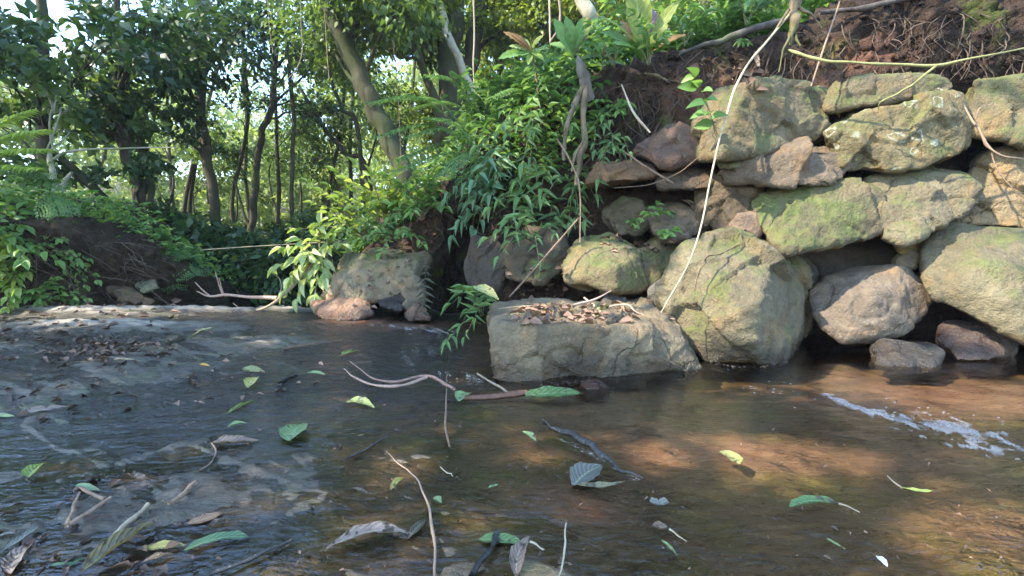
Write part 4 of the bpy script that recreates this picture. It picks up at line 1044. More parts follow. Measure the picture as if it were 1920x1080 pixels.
bits(260, (0, 1920, 700, 1078), (.004, .016), .004, 0, .5); bits(130, (300, 1100, 620, 900), (.005, .02), .004, 0, .35); bits(60, (900, 1900, 800, 1078), (.003, .008), .004, .8, 1)
bits(40, (640, 800, 470, 580), (.03, .08)); bits(50, (1180, 1420, 90, 170), (.04, .1))
tag(mb.build("leaf_litter", leaf_mat("leaf_litter", (.03, .02, .013), (.3, .18, .12), .1, .7)), "scattered small dead leaves and bits on rock and soil", "leaf litter", kind="stuff")

# foam: froth streak near the right side, flecks along the chute
mb = MB(); g4 = np.random.default_rng(9)
ico = bmesh.new(); bmesh.ops.create_icosphere(ico, subdivisions=1, radius=1.0)
IV = np.array([v.co[:] for v in ico.verts]); IT = np.array([[v.index for v in f.verts] for f in ico.faces]); ico.free()
def froth(path, n, spread, rad, zf=.45):
    Pp = np.array(path, float)
    for _ in range(n):
        t = g4.uniform(0, len(Pp) - 1); k = min(int(t), len(Pp) - 2); c = Pp[k] * (1 - t + k) + Pp[k + 1] * (t - k)
        u = c[0] + g4.normal() * c[3]; v = c[1] + g4.normal() * c[2]
        if fbm(np.array([[u * .03, v * .07, 0]]), 2, seed=3)[0] < spread: continue
        p, _n = hit(u, v, 0)
        r = rad * g4.uniform(.35, 1.3)
        mb.add(IV * np.array([r * 1.3, r, r * zf]) + p, None, IT, np.full((len(IV), 3), .8))
def sheet(path, thr, sc=(.02, .075), seed=3):
    """a streak of froth: a thin lumpy skin with holes, stretched along the flow (path rows: u, v, half height)"""
    Pp = np.array(path, float)
    us = np.arange(Pp[0, 0], Pp[-1, 0], 1.6); rows = np.linspace(-1.25, 1.25, 44)
    cv = np.interp(us, Pp[:, 0], Pp[:, 1]); hh = np.interp(us, Pp[:, 0], Pp[:, 2])
    U = np.repeat(us[None], 44, 0); Vv = cv[None] + rows[:, None] * hh[None]
    Pn = np.stack([U.ravel() * sc[0] - Vv.ravel() * .012, (Vv - .3 * (U - us[0])).ravel() * sc[1], 0 * U.ravel()], 1)
    nz = fbm(Pn, 4, .6, seed=seed) - .6 * (np.abs(np.repeat(rows[:, None], len(us), 1)).ravel() ** 2) - .35 * (np.abs(np.linspace(-1, 1, len(us)))[None].repeat(44, 0).ravel() ** 4)
    keep = nz > thr
    r = np.stack([(U.ravel() - 960) / FPX, CP - (Vv.ravel() - 540) / FPX * SP, -SP - (Vv.ravel() - 540) / FPX * CP], 1)
    X = r * ((.004 - CAMZ) / r[:, 2])[:, None] + np.array([0, 0, CAMZ])
    X[:, 2] += .004 * np.clip((nz - thr) * 4, 0, 1) * (1 + .8 * vnoise(X * 110, 4)) + .002 * vnoise(X * 260, 6)
    idx = np.arange(U.size).reshape(U.shape)
    Q = np.stack([idx[:-1, :-1], idx[:-1, 1:], idx[1:, 1:], idx[1:, :-1]], -1).reshape(-1, 4)
    Aa = np.zeros((len(X), 3)); Aa[:, 0] = np.clip((nz - thr) * 2.4, 0, 1)
    mb.add(X, Q[keep[Q].all(1)], None, Aa)
sheet([(1525, 735, 7), (1600, 762, 12), (1700, 790, 24), (1800, 815, 34), (1935, 850, 34)], -.24, (.045, .17))
sheet([(680, 609, 4), (760, 613, 7), (880, 628, 8)], -.02, (.07, .35), 5)
froth([(735, 640, 3, 3), (765, 670, 3, 3), (790, 715, 3, 3)], 80, .0, .003)
froth([(800, 650, 3, 3), (850, 690, 3, 4), (920, 722, 3, 4)], 90, .0, .003)
froth([(770, 650, 3, 3), (800, 680, 3, 3), (860, 715, 3, 4)], 80, .0, .003)
froth([(1390, 730, 9, 50), (1500, 735, 9, 50), (1640, 760, 9, 50), (1850, 800, 20, 40)], 90, -.1, .0035)
froth([(690, 610, 4, 14), (770, 612, 5, 20), (850, 625, 5, 20)], 120, -.05, .004)
froth([(1045, 822, 2, 4), (1120, 855, 2, 4), (1200, 900, 2, 4)], 90, -.3, .0022)
froth([(1310, 672, 1, 8), (1400, 692, 1, 20), (1480, 678, 1, 10)], 60, -.3, .0028)
froth([(985, 728, 1, 10), (1120, 712, 1, 30), (1290, 700, 1, 10)], 60, -.3, .0024)
m, nt = new_mat("water_foam"); g = NT(nt)
fa = g.n('ShaderNodeSeparateXYZ', ins={0: g.n('ShaderNodeAttribute', attribute_name='leafco').outputs['Vector']}).outputs['X']
bs = g.n('ShaderNodeBsdfPrincipled', ins={'Base Color': (.66, .62, .57, 1), 'Roughness': .3, 'Specular IOR Level': .4, 'Alpha': g.math('MULTIPLY', fa, .36)})
g.out(bs.outputs[0])
tag(mb.build("water_foam", m), "white froth streaks on the stream", "foam", kind="stuff")
# ------------------------------------------------------------------ leaf materials of living plants
GL = leaf_mat("lance_leaf", (.08, .17, .065), (.2, .33, .11), .38, .42, veins=.25)
GB = leaf_mat("bluish_lance_leaf", (.075, .18, .1), (.19, .33, .18), .35, .4, veins=.25)
GF = leaf_mat("fern_leaf", (.08, .18, .05), (.18, .3, .08), .45, .5)
GH = leaf_mat("herb_leaf", (.09, .2, .045), (.22, .36, .09), .45, .45)
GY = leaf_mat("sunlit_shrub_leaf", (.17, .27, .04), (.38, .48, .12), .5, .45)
GR = leaf_mat("rosette_leaf", (.18, .24, .03), (.3, .32, .05), .5, .45, veins=.5)
GO = leaf_mat("orange_young_leaf", (.32, .16, .05), (.42, .22, .07), .45, .45, veins=.4)
GPU = leaf_mat("purple_old_leaf", (.13, .06, .06), (.2, .09, .08), .3, .45, veins=.4)
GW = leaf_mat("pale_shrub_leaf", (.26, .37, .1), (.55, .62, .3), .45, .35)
M_STEM = plain_mat("green_stem", (.07, .09, .03), (.16, .17, .07), .6, 40)

def sprig(mbS, mbF, base, tip, sag, n, L, W, tpl=LANCE, r=.003, start=.25, droop=.5, g=rng, spread=.8, both=False, termin=True):
    base, tip = np.asarray(base, float), np.asarray(tip, float)
    mid = (base + tip) / 2 + np.array([0, 0, sag])
    C = tube(mbS, [base, mid, tip], [r, r * .8, r * .35], 6, n=15, wob=.004, seed=int(g.integers(1000)))
    D = np.gradient(C, axis=0); D /= np.linalg.norm(D, axis=1)[:, None]
    P, Dv, N, Ls, Ti = [], [], [], [], []
    for k in range(n):
        t = start + (1 - start) * (k + g.uniform(-.2, .2)) / max(1, n - 1); t = min(max(t, 0), 1)
        i = t * 14; j = min(int(i), 13); p = C[j] + (C[j + 1] - C[j]) * (i - j); d = D[j]
        side = np.cross(d, [0, 0, 1.]); side /= np.linalg.norm(side) + 1e-6
        for s in ((-1, 1) if both else ((-1) ** k,)):
            dv = d * g.uniform(.3, .8) + side * s * spread * g.uniform(.7, 1.2) + np.array([0, 0, -droop * g.uniform(.3, 1.2)]) + g.normal(size=3) * .15
            P.append(p); Dv.append(dv); N.append(np.array([-.25, -.6, .8]) + g.normal(size=3) * .5); Ls.append(L * g.uniform(.7, 1.15) * (1 - .25 * t)); Ti.append(g.uniform(0, 1))
    if termin:
        for s in (0,):
            P.append(C[-1]); Dv.append(D[-1] + np.cross(D[-1], [0, 0, 1.]) * s * .6 + np.array([0, 0, -droop * .5])); N.append([0, -.3, 1]); Ls.append(L * .85); Ti.append(g.uniform(.4, 1))
    Ls = np.array(Ls)
    leaves(mbF, tpl, P, Dv, N, Ls, Ls * W, Ti)

def plant(name, label, cat, base, sprigs, mat, group=None, stem=M_STEM, **kw):
    """sprigs rows: tip point, sag, leaf count, leaf length, width share"""
    base = np.asarray(base, float)
    root = empty(name, base, label, cat, group)
    ms, mf = MB(), MB()
    for (tip, sag, n, L, W) in sprigs: sprig(ms, mf, base + rng.normal(size=3) * .006, tip, sag, n, L, W, **kw)
    ms.build("stem", stem, root); mf.build("foliage", mat, root)
    return root

def fan_sprigs(base, k, reach, up, n, L, W, az=(-3.14, 3.14), sag=.06, g=rng):
    out = []
    for i in range(k):
        a = az[0] + (az[1] - az[0]) * (i + g.uniform(.2, .8)) / k; R = reach * g.uniform(.6, 1.15)
        out.append((base + np.array([math.cos(a) * R, math.sin(a) * R, up * g.uniform(.5, 1.2)]), sag, n, L, W))
    return out

def frond(mb, base, tip, arch, npair, plen, g=rng, r=.0035, leaflets=7, width=1.0):
    base, tip = np.asarray(base, float), np.asarray(tip, float)
    mid = (base + tip) / 2 + np.array([0, 0, arch])
    C = tube(mb, [base, mid, tip], [r, r * .7, r * .25], 5, n=24, tint=.2)
    D = np.gradient(C, axis=0); D /= np.linalg.norm(D, axis=1)[:, None]
    P, Dv, N, Ls, Ti = [], [], [], [], []
    for k in range(npair):
        t = .18 + .82 * k / (npair - 1); i = t * 23; j = min(int(i), 22); p = C[j] + (C[j + 1] - C[j]) * (i - j); d = D[j]
        up = np.array([0, -.25, 1.]); side = np.cross(d, up); side /= np.linalg.norm(side) + 1e-6; nn = np.cross(side, d)
        pl = plen * (math.sin(math.pi * min(1, .12 + .88 * (1 - t)) ** .8) * .9 + .1) * g.uniform(.85, 1.1)
        if leaflets == 0:
            for s in (-1, 1):
                pd = side * s + d * .4 + np.array([0, 0, -.15]) + g.normal(size=3) * .05
                P.append(p); Dv.append(pd); N.append(nn + g.normal(size=3) * .1); Ls.append(pl); Ti.append(g.uniform(.1, .9))
            continue
        for s in (-1, 1):
            pd = side * s + d * .45 + np.array([0, 0, -.18]) + g.normal(size=3) * .06; pd /= np.linalg.norm(pd)
            for q in range(leaflets):
                tt = (q + .5) / leaflets; ll = pl * .26 * (1.1 - tt * .8) * width
                pc = p + pd * pl * tt - np.array([0, 0, pl * .12 * tt * tt])
                for ss in (-1, 1):
                    P.append(pc); Dv.append(d * ss + pd * .5); N.append(nn + g.normal(size=3) * .12); Ls.append(ll); Ti.append(g.uniform(.1, .9))
            P.append(p + pd * pl * .85); Dv.append(pd); N.append(nn); Ls.append(pl * .2); Ti.append(.6)
    Ls = np.array(Ls)
    leaves(mb, CARD if leaflets else LANCE, P, Dv, N, Ls, Ls * (.55 if leaflets else .24), Ti)

def fern(label, base, fronds, mat=GF, group="ferns", npair=17, leaflets=6):
    base = np.asarray(base, float)
    root = empty("fern", base, label, "fern", group)
    for (tip, arch, plen) in fronds:
        mb = MB(); frond(mb, base, tip, arch, npair, plen, leaflets=leaflets); mb.build("frond", mat, root)
    return root

# ------------------------------------------------------------------ ferns
FR = "ferns on the bank above the wall's end"
fern("arching fern whose long fronds reach furthest out beside the leaning trunk", at(880, 255, 4.2), [(at(688, 192, 3.9), .18, .16), (at(705, 255, 3.9), .1, .15), (at(770, 180, 4.1), .12, .14), (at(745, 300, 3.8), .02, .14)], group=FR)
fern("fern with drooping fronds below the arching one", at(900, 285, 4.0), [(at(765, 255, 3.8), .12, .15), (at(740, 320, 3.7), .05, .13), (at(830, 330, 3.6), .06, .13), (at(800, 220, 4.0), .1, .15)], group=FR)
fern("upright fern in front of the two crossing trunks", at(905, 225, 4.4), [(at(800, 140, 4.3), .14, .15), (at(850, 135, 4.3), .1, .14), (at(930, 150, 4.3), .1, .14), (at(775, 200, 4.2), .1, .14)], group=FR)
fern("feathery fern beside the pale grey stump", at(1010, 200, 4.1), [(at(960, 110, 4.0), .1, .13), (at(1060, 110, 4.0), .1, .14), (at(1000, 95, 4.1), .08, .13), (at(925, 180, 3.9), .1, .14), (at(1075, 150, 3.8), .08, .12)], group=FR)
fern("small dry fern frond hanging before the dark hole", at(800, 480, 4.0), [(at(795, 585, 3.85), .0, .1)], leaf_mat("dry_fern", (.05, .055, .035), (.1, .1, .065), .2, .7), "ferns on the bank above the wall's end", npair=8, leaflets=0)
FL = "ferns across the stream"
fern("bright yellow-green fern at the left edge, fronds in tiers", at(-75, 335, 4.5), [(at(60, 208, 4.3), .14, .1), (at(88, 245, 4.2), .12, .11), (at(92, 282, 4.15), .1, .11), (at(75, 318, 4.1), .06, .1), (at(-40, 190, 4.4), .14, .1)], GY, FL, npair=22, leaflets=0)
fern("fern with sunlit pale fronds on top of the left bank", np.array([-4.1, 4.3, 1.15]), [(at(65, 315, 4.2), .1, .18), (at(80, 345, 4.2), .05, .18), (at(-30, 320, 4.2), .1, .16), (at(110, 400, 4.1), .0, .16)], GF, FL)
fern("fern standing against the diagonal mossy trunk", at(185, 470, 5.6), [(at(205, 385, 5.5), .1, .2), (at(160, 395, 5.5), .1, .2), (at(240, 410, 5.4), .1, .2), (at(120, 430, 5.4), .1, .2), (at(260, 450, 5.3), .08, .18)], GF, FL)
fern("fern on the bank's nose spreading over the brink", at(300, 500, 5.5), [(at(250, 455, 5.4), .1, .2), (at(350, 480, 5.2), .12, .2), (at(365, 515, 5.1), .1, .2), (at(300, 440, 5.5), .1, .2), (at(330, 540, 5.0), .05, .16)], GF, FL)
fern("low fern at the foot of the dark trunk behind the left bank", at(270, 480, 6.4), [(at(330, 425, 6.3), .1, .24), (at(220, 430, 6.3), .1, .24), (at(290, 410, 6.4), .1, .24), (at(355, 465, 6.0), .08, .22)], GF, FL)

# ------------------------------------------------------------------ plants hanging over the middle of the wall
HG = "lance-leaved plants trailing over the wall"
def hang(label, u, v, tips, L=.17, W=.22, mat=GL, n=8, d=None, group=HG):
    p, nn = hit(u, v, .0)
    if d: p = at(u, v, d)
    sp = []
    for (tu, tv, dd) in tips: sp.append((at(tu + rng.normal() * 12, tv - 12 + rng.normal() * 10, p[1] - dd - abs(rng.normal()) * .08), .1, max(4, n - 2), L * .84 * rng.uniform(.7, 1.25), W * rng.uniform(.9, 1.4)))
    return plant("trailing_plant", label, "plant", p, sp, mat, group, r=.004, droop=.2, start=.15)
hang("dense bluish trailing plant at the left edge of the dark hole", 935, 310, [(860, 420, .25), (880, 390, .3), (850, 375, .2), (905, 440, .2), (865, 350, .2)], .2, .24, GB, 11)
hang("bluish trailing plant above the dark hole", 960, 285, [(890, 350, .3), (920, 400, .3), (940, 370, .35), (870, 320, .25)], .2, .22, GB, 11)
hang("bright green trailing plant with long drooping leaves in the middle of the curtain", 1030, 330, [(960, 345, .35), (985, 385, .35), (1000, 360, .4), (955, 400, .3)], .2, .17, GL, 10)
hang("trailing plant on the rim left of the pale stump", 1010, 240, [(930, 270, .25), (960, 300, .3), (900, 290, .25), (1000, 310, .3), (985, 260, .3)], .16, .22)
hang("trailing plant at the far end of the curtain under the ferns", 930, 250, [(860, 285, .2), (880, 320, .2), (900, 260, .25), (850, 310, .15)], .16, .24, GH)
hang("leafy plant drooping in front of the two thick roots", 1075, 345, [(1060, 430, .25), (1100, 420, .25), (1040, 400, .3), (1120, 380, .25), (1085, 460, .25)], .18, .2)
hang("plant with pointed leaves hanging over the rusty stone", 1150, 280, [(1110, 330, .2), (1130, 360, .2), (1160, 340, .2), (1155, 290, .2), (1180, 300, .2)], .13, .24)
hang("low trailing plant reaching over the pale rock left of the square block", 1000, 455, [(920, 455, .25), (935, 490, .25), (1000, 500, .3), (960, 430, .25), (1035, 470, .25)], .14, .24, GL, 9)
hang("trailing plant whose tips touch the square mossy block", 1060, 420, [(1030, 470, .25), (1060, 480, .25), (1090, 440, .25), (1020, 440, .3)], .15, .25)
hang("dark trailing plant tucked under the roots of the stump", 1040, 390, [(1000, 430, .25), (1030, 450, .25), (980, 410, .3)], .17, .2)
hang("light green trailing plant below the orange-tipped sapling", 985, 215, [(930, 235, .25), (960, 250, .3), (1010, 250, .3), (1030, 230, .3), (940, 210, .2)], .14, .26, GH)
hang("small trailing plant right of the stump's second root", 1120, 250, [(1140, 240, .15), (1160, 225, .15), (1110, 280, .2), (1150, 265, .15)], .12, .26)
hang("narrow-leaved trailing plant along the lower curtain's left tip", 905, 340, [(870, 400, .2), (850, 440, .2), (890, 430, .25), (845, 400, .15)], .19, .2, GB, 10)
hang("leafy tuft half hidden behind the bluish plants", 965, 330, [(920, 345, .3), (935, 320, .3), (900, 370, .25), (945, 420, .2)], .17, .22)
hang("tuft growing from the rim behind the stump", 1060, 190, [(1030, 165, .1), (1075, 210, .2), (1020, 200, .2), (1110, 190, .15)], .13, .28, GH)
hang("plant with drooping tips just above the litter mound", 1010, 400, [(960, 445, .25), (990, 470, .25), (940, 415, .3)], .18, .2, GL, 9)
# seedlings on the wall
SD = "small seedlings in the wall"
def seedling(label, u, v, tips, L, W=.45, mat=GH, tpl=OVATE, d=None, group=SD, n=4, both=False):
    p, nn = hit(u, v, .0)
    if d: p = at(u, v, d)
    return plant("seedling", label, "plant", p, [(at(tu, tv, p[1] - dd), .02, n, L, W) for (tu, tv, dd) in tips], mat, group, tpl=tpl, r=.0025, droop=.25, start=.45, both=both)
seedling("climbing seedling with heart-shaped bright leaves on the wedge slab's left face", 1345, 255, [(1330, 215, .2), (1308, 165, .25), (1303, 145, .25)], .12, .62, GH, n=3)
seedling("pale star-shaped seedling above the mossy block with twigs", 1235, 415, [(1230, 385, .1), (1245, 400, .1), (1215, 400, .12)], .1, .35)
seedling("round-leaved seedling left of the pale star-shaped one", 1190, 425, [(1180, 415, .1), (1198, 412, .1), (1192, 422, .12)], .055, .6)
seedling("lobed-leaved seedling on the mossy block with twigs", 1255, 450, [(1245, 435, .1), (1262, 432, .1), (1250, 440, .14)], .09, .6)
seedling("sprout with thin leaves in front of the rooty soil", 1175, 215, [(1165, 190, .12), (1180, 195, .12), (1160, 210, .14)], .1, .35)
seedling("sprout among roots right of the stump", 1140, 210, [(1125, 190, .12), (1150, 200, .12), (1132, 215, .14)], .1, .38)
seedling("tiny sprout under the log on the red soil", 1395, 90, [(1390, 78, .08), (1400, 80, .08)], .07, .4)
# water-side plants
plant("waterside_plant", "tuft of narrow grey-green leaves at the left foot of the litter-topped block", "plant", at(905, 590, 2.75), [(at(845, 570, 2.6), .1, 5, .11, .18), (at(865, 610, 2.5), .08, 5, .1, .18), (at(895, 545, 2.65), .05, 7, .12, .24), (at(915, 560, 2.6), .04, 6, .11, .24), (at(870, 545, 2.6), .06, 7, .12, .24), (at(890, 600, 2.5), .05, 5, .11, .18)], GL, droop=.12, r=.0025)
o = fallen("large blotched olive leaf held above the waterside tuft", (888, 534), (932, 562), .42, 'olive', .4, .06, group=None, cat="leaf")
bpy.data.objects.remove(o)
mb = MB(); blade(mb, at(888, 538, 2.55), at(935, 562, 2.5), np.array([.1, -.8, .9]), .42, .4, .06, 'ovate', .9, 5)
tag(mb.build("drooping_leaf", MLEAF['olive'], origin=at(888, 538, 2.55)), "large blotched olive leaf resting on the waterside tuft", "leaf")
plant("hanging_sprig", "thin sprig with slender leaves dangling over the chute", "plant", at(900, 605, 2.55), [(at(838, 642, 2.35), .05, 4, .085, .22), (at(872, 634, 2.4), .05, 3, .06, .28)], GL, droop=.7, r=.002, start=.8)
seedling("rising herb on the litter mound behind the block", 1045, 530, [(1040, 490, .05), (1060, 500, .05), (1020, 505, .08), (1050, 515, .1)], .06, .5, GH)

# ------------------------------------------------------------------ the plants on the rim
def big_leaf(root, name, base, tip, nrm, ratio, mat, roll=.25, arch=.08, seed=0):
    mb = MB(); g = np.random.default_rng(seed)
    base, tip = np.asarray(base), np.asarray(tip); L = np.linalg.norm(tip - base); d = (tip - base) / L
    nrm = np.asarray(nrm, float); nrm = nrm - (nrm @ d) * d; nrm /= np.linalg.norm(nrm); s = np.cross(d, nrm)
    ts = np.linspace(0, 1, 26); xs = np.linspace(-1, 1, 13)
    w = ratio * L / 2 * np.clip(.1 + .9 * np.sin(np.pi * np.clip(ts, 0, .985) ** 1.35) ** .9, .02, 1)
    V, A = [], []
    for i, t in enumerate(ts):
        for x in xs:
            wav = .035 * L * ratio * math.sin(t * 38 + (1 if x > 0 else 2)) * abs(x) ** 2
            V.append(base + d * t * L + s * x * w[i] * (1 + .04 * math.sin(t * 45)) + nrm * (abs(x) * w[i] * roll + arch * L * math.sin(math.pi * t * .9) - arch * L * 1.2 * t * t + wav)); A.append([x, t, g.uniform(.3, .7)])
    idx = np.arange(26 * 13).reshape(26, 13)
    mb.add(V, np.stack([idx[:-1, :-1], idx[:-1, 1:], idx[1:, 1:], idx[1:, :-1]], -1).reshape(-1, 4), None, A)
    mb.build(name, mat, root)
rb_ = at(1205, 112, 3.35)
R_ = empty("rosette_plant", rb_, "big rosette plant with large yellow-green and orange upright leaves on the rim", "plant")
for k, (tu, tv, dd, ratio, mat, nr) in enumerate([(1190, -35, .05, .36, GR, (0, -1, .2)), (1272, -5, -.02, .2, GR, (-.5, -1, .4)), (1130, 55, .1, .3, GH, (.3, -.8, .6)), (1165, 35, -.05, .3, GO, (.2, -1, .2)), (1120, 20, .15, .14, GR, (.2, -.6, .8)),
        (1250, 45, .15, .28, GR, (-.3, -.9, .5)), (1210, 55, .18, .3, GH, (0, -1, .3)), (1285, 60, .05, .22, GO, (-.4, -.8, .6)), (1175, 80, .2, .35, GH, (.1, -.8, .8)), (1240, 80, .2, .3, GH, (-.1, -.7, .8)), (1225, 10, -.12, .22, GPU, (-.1, -1, .2)), (1150, 75, .2, .3, GH, (.2, -.7, .8))]):
    big_leaf(R_, "leaf", rb_ + rng.normal(size=3) * .01, at(tu, tv, 3.35 - dd), nr, ratio, mat, seed=k)
# reddish-tipped sapling
sb = at(1008, 190, 3.9)
S_ = empty("reddish_sapling", sb, "slim sapling with a whorl of pale leaves and reddish tips beside the fern", "sapling")
mb = MB(); tube(mb, [sb, at(1006, 140, 3.85), at(995, 100, 3.8)], [.012, .01, .007], 7, wob=.01); mb.build("stem", M_TWIG, S_)
for k, (tu, tv, mat) in enumerate([(945, 58, GO), (962, 62, GO), (975, 72, GO), (955, 85, GW), (985, 72, GW), (1000, 75, GY), (1018, 65, GR), (1030, 90, GY), (965, 105, GH), (1020, 112, GY), (990, 120, GY), (935, 108, GH)]):
    big_leaf(S_, "leaf", at(993 + (k % 3) * 4, 98, 3.8), at(tu, tv, 3.72), (.1, -.8, .6), .32, mat, .3, .05, seed=k)
# two plants between sapling and rosette
for lab, u, v, tips, mt in [("shrubby plant with glossy green and purple leaves between the sapling and the rosette plant", 1075, 120, [(1040, 35, GH), (1062, 30, GH), (1090, 35, GH), (1045, 60, GH), (1080, 55, GPU), (1100, 60, GPU), (1065, 75, GH), (1100, 30, GR), (1030, 80, GH), (1055, 95, GL)], 0),
        ("bushy herb with long light leaves under the rosette plant", 1130, 130, [(1090, 85, GH), (1110, 78, GH), (1140, 80, GPU), (1160, 95, GH), (1085, 110, GH), (1170, 120, GH), (1120, 100, GH)], 0)]:
    b = at(u, v, 3.7); r_ = empty("leafy_plant", b, lab, "plant")
    mb = MB(); tube(mb, [b, b + np.array([0, 0, .1])], [.006, .004], 6); mb.build("stem", M_STEM, r_)
    for k, (tu, tv, mat) in enumerate(tips):
        big_leaf(r_, "leaf", b + np.array([0, 0, .05 + .01 * (k % 5)]), at(tu, tv, 3.62 + .02 * k), (rng.normal() * .3, -.7, .7), .34, mat, .3, .05, seed=k + 40)
# herbs along the rim
HB = "leafy herbs along the bank's rim"
for lab, u, v, d, k, reach, L, mat in [
        ("light green herb behind the log's lower end", 1285, 85, 3.6, 7, .22, .1, GH), ("tall leafy herb above the middle of the log", 1345, 55, 3.7, 8, .28, .13, GH),
        ("leafy herb at the log's upper end", 1425, 25, 3.7, 8, .3, .13, GH), ("broad-leaved herb hanging over the log", 1400, 45, 3.45, 6, .2, .13, GL),
        ("herb tuft on the rim just right of the stump", 1150, 125, 3.5, 7, .2, .09, GH), ("herb tuft in front of the rosette plant", 1215, 120, 3.25, 7, .16, .08, GH),
        ("low herb on the rim between fern and stump", 1045, 165, 3.8, 8, .25, .1, GF), ("herb with tall shoots behind the rosette plant", 1310, 20, 4.2, 8, .35, .14, GY),
        ("tall herb behind the root stub", 1480, -5, 3.8, 8, .3, .13, GY), ("sparse herb clump in front of the pale leaning trunk", 1180, 60, 4.4, 8, .35, .13, GH)]:
    b = at(u, v, d)
    plant("rim_herb", lab, "herb", b, fan_sprigs(b, k, reach, .22, 7, L, .42), mat, HB, tpl=OVATE, r=.003, droop=.35, start=.3)
# bush at the wall's end
BE = "bushes at the broken end of the wall"
for lab, u, v, d, tips, L, W, mat in [
        ("leafy bush with upright pale leaves over the mossy flat slab's far end", 720, 430, 4.6, [(640, 330, 0), (680, 320, .1), (720, 330, .1), (760, 320, .1), (800, 330, 0), (650, 380, .2), (700, 370, .2), (750, 370, .25)], .2, .36, GY),
        ("bush leaning out left of the mossy flat slab", 690, 450, 4.7, [(600, 390, .1), (630, 360, .1), (610, 430, .2), (590, 350, 0), (650, 420, .25), (570, 440, .1)], .17, .34, GY),
        ("dark bush in the middle of the wall's broken end", 790, 410, 4.5, [(740, 340, .1), (790, 330, .1), (830, 320, .1), (760, 390, .25), (820, 380, .2), (720, 400, .2)], .18, .3, GH),
        ("scrubby undergrowth plant sprawling over the mossy flat slab", 750, 455, 4.45, [(660, 440, .2), (700, 465, .25), (740, 430, .25), (780, 450, .25), (690, 425, .2)], .13, .36, GH)]:
    b = at(u, v, d)
    plant("bush", lab, "bush", b, [(at(tu + k * 14, tv + k * 9, d - dd - k * .08), .08, 9, L * .72, W * 1.1) for tu, tv, dd in tips for k in (-1, 1)], mat, BE, stem=M_TWIG, tpl=OVATE, r=.006, droop=.12, start=.25)
# the sunlit shrub on the arching branch
b = at(600, 485, 4.6)
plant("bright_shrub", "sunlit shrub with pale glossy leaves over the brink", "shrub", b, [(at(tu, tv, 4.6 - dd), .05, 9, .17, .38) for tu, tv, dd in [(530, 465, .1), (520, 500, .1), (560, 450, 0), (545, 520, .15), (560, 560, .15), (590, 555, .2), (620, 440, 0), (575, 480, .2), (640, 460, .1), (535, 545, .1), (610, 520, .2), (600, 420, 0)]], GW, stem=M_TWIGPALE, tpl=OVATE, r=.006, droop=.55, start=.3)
# plants on the left bank
LBG = "plants on the left bank"
for lab, pts, L, mat, k in [("bright green seedlings at the left edge, on the dark bank", [(25, 520), (40, 560), (15, 480)], .12, GY, 6), ("leafy creeper hanging down the dark bank", [(110, 470), (150, 500), (165, 545)], .08, GH, 5),
        ("broad-leaved weed by the left edge, low on the bank", [(10, 440), (60, 470), (20, 400)], .12, GH, 7), ("weed at the foot of the dark bank", [(75, 565), (110, 560), (165, 560)], .08, GH, 5)]:
    b, _ = hit(*pts[0], 0)
    sp = []
    for (u, v) in pts:
        q, nq = hit(u, v, .06)
        sp += [(q + np.array([rng.normal() * .12, -.1 + rng.normal() * .06, rng.normal() * .1 + .06]), .05, 7, L, .55) for _ in range(k)]
    plant("bank_plant", lab, "plant", b, sp, mat, LBG, tpl=OVATE, r=.003, droop=.35, start=.25)

# ------------------------------------------------------------------ ground cover past counting
def cover(label, pts_fn, n, L, W, mat, tpl=SMALL, up=.5, seed=1, spr=.05):
    g = np.random.default_rng(seed); mb = MB()
    P, D, N, Ls = [], [], [], []
    for _ in range(n):
        p, h = pts_fn(g)
        if p is None: continue
        a = g.uniform(0, 6.28)
        P.append(p + np.array([0, 0, g.uniform(.0, h)]) + g.normal(size=3) * spr); D.append([math.cos(a), math.sin(a), g.normal() * .4 + up * .3]); N.append([g.normal() * .4, -.3 + g.normal() * .4, 1]); Ls.append(L * g.uniform(.5, 1.3))
    Ls = np.array(Ls)
    leaves(mb, tpl, P, D, N, Ls, Ls * W, g.uniform(0, 1, len(P)))
    return tag(mb.build("ground_cover", mat), label, "ground cover", kind="stuff")
from mathutils.bvhtree import BVHTree
def bvh_of(o):
    me = o.data; return BVHTree.FromPolygons([v.co[:] for v in me.vertices], [p.vertices[:] for p in me.polygons])
RBV_T, LBV_T = bvh_of(rb_obj), bvh_of(lb_obj)
def on(tree, x, y):
    h = tree.ray_cast(Vector((x, y, 8)), Vector((0, 0, -1)))
    return np.array(h[0]) if h[0] is not None else None
def rim(g):
    x = g.uniform(-1.9, 3.6); y = np.interp(x, [-1.9, -1.3, -.4, .4, 1.9, 3.6], [5.4, 5.05, 4.6, 4.0, 3.5, 3.35]) + .0 + g.exponential(.6)
    p = on(RBV_T, x, y)
    if p is None: return None, 0
    return p, .22 if x < .9 else .13
cover("low mixed greenery carpeting the top of the bank", rim, 12000, .085, .5, GH, seed=2)
def rimfern(g):
    x = g.uniform(-1.7, .8); y = np.interp(x, [-1.9, -1.3, -.4, .4, 1.9], [5.4, 5.0, 4.6, 4.0, 3.5]) + .05 + g.exponential(.25)
    p = on(RBV_T, x, y)
    return (p, .3) if p is not None else (None, 0)
cover("darker low leaves along the edge of the bank", rimfern, 4200, .11, .36, GL, LANCE, seed=3)
def face(g):
    u, v = g.uniform(870, 1110), g.uniform(165, 400)
    if v > 330 and u > 1000: return None, 0
    p, n = hit(u, v, .05)
    return (p, .12) if p[1] < 5 else (None, 0)
cover("small herbs and ferns clothing the face of the bank above the hanging plants", face, 2000, .09, .36, GF, LANCE, seed=9, spr=.07)
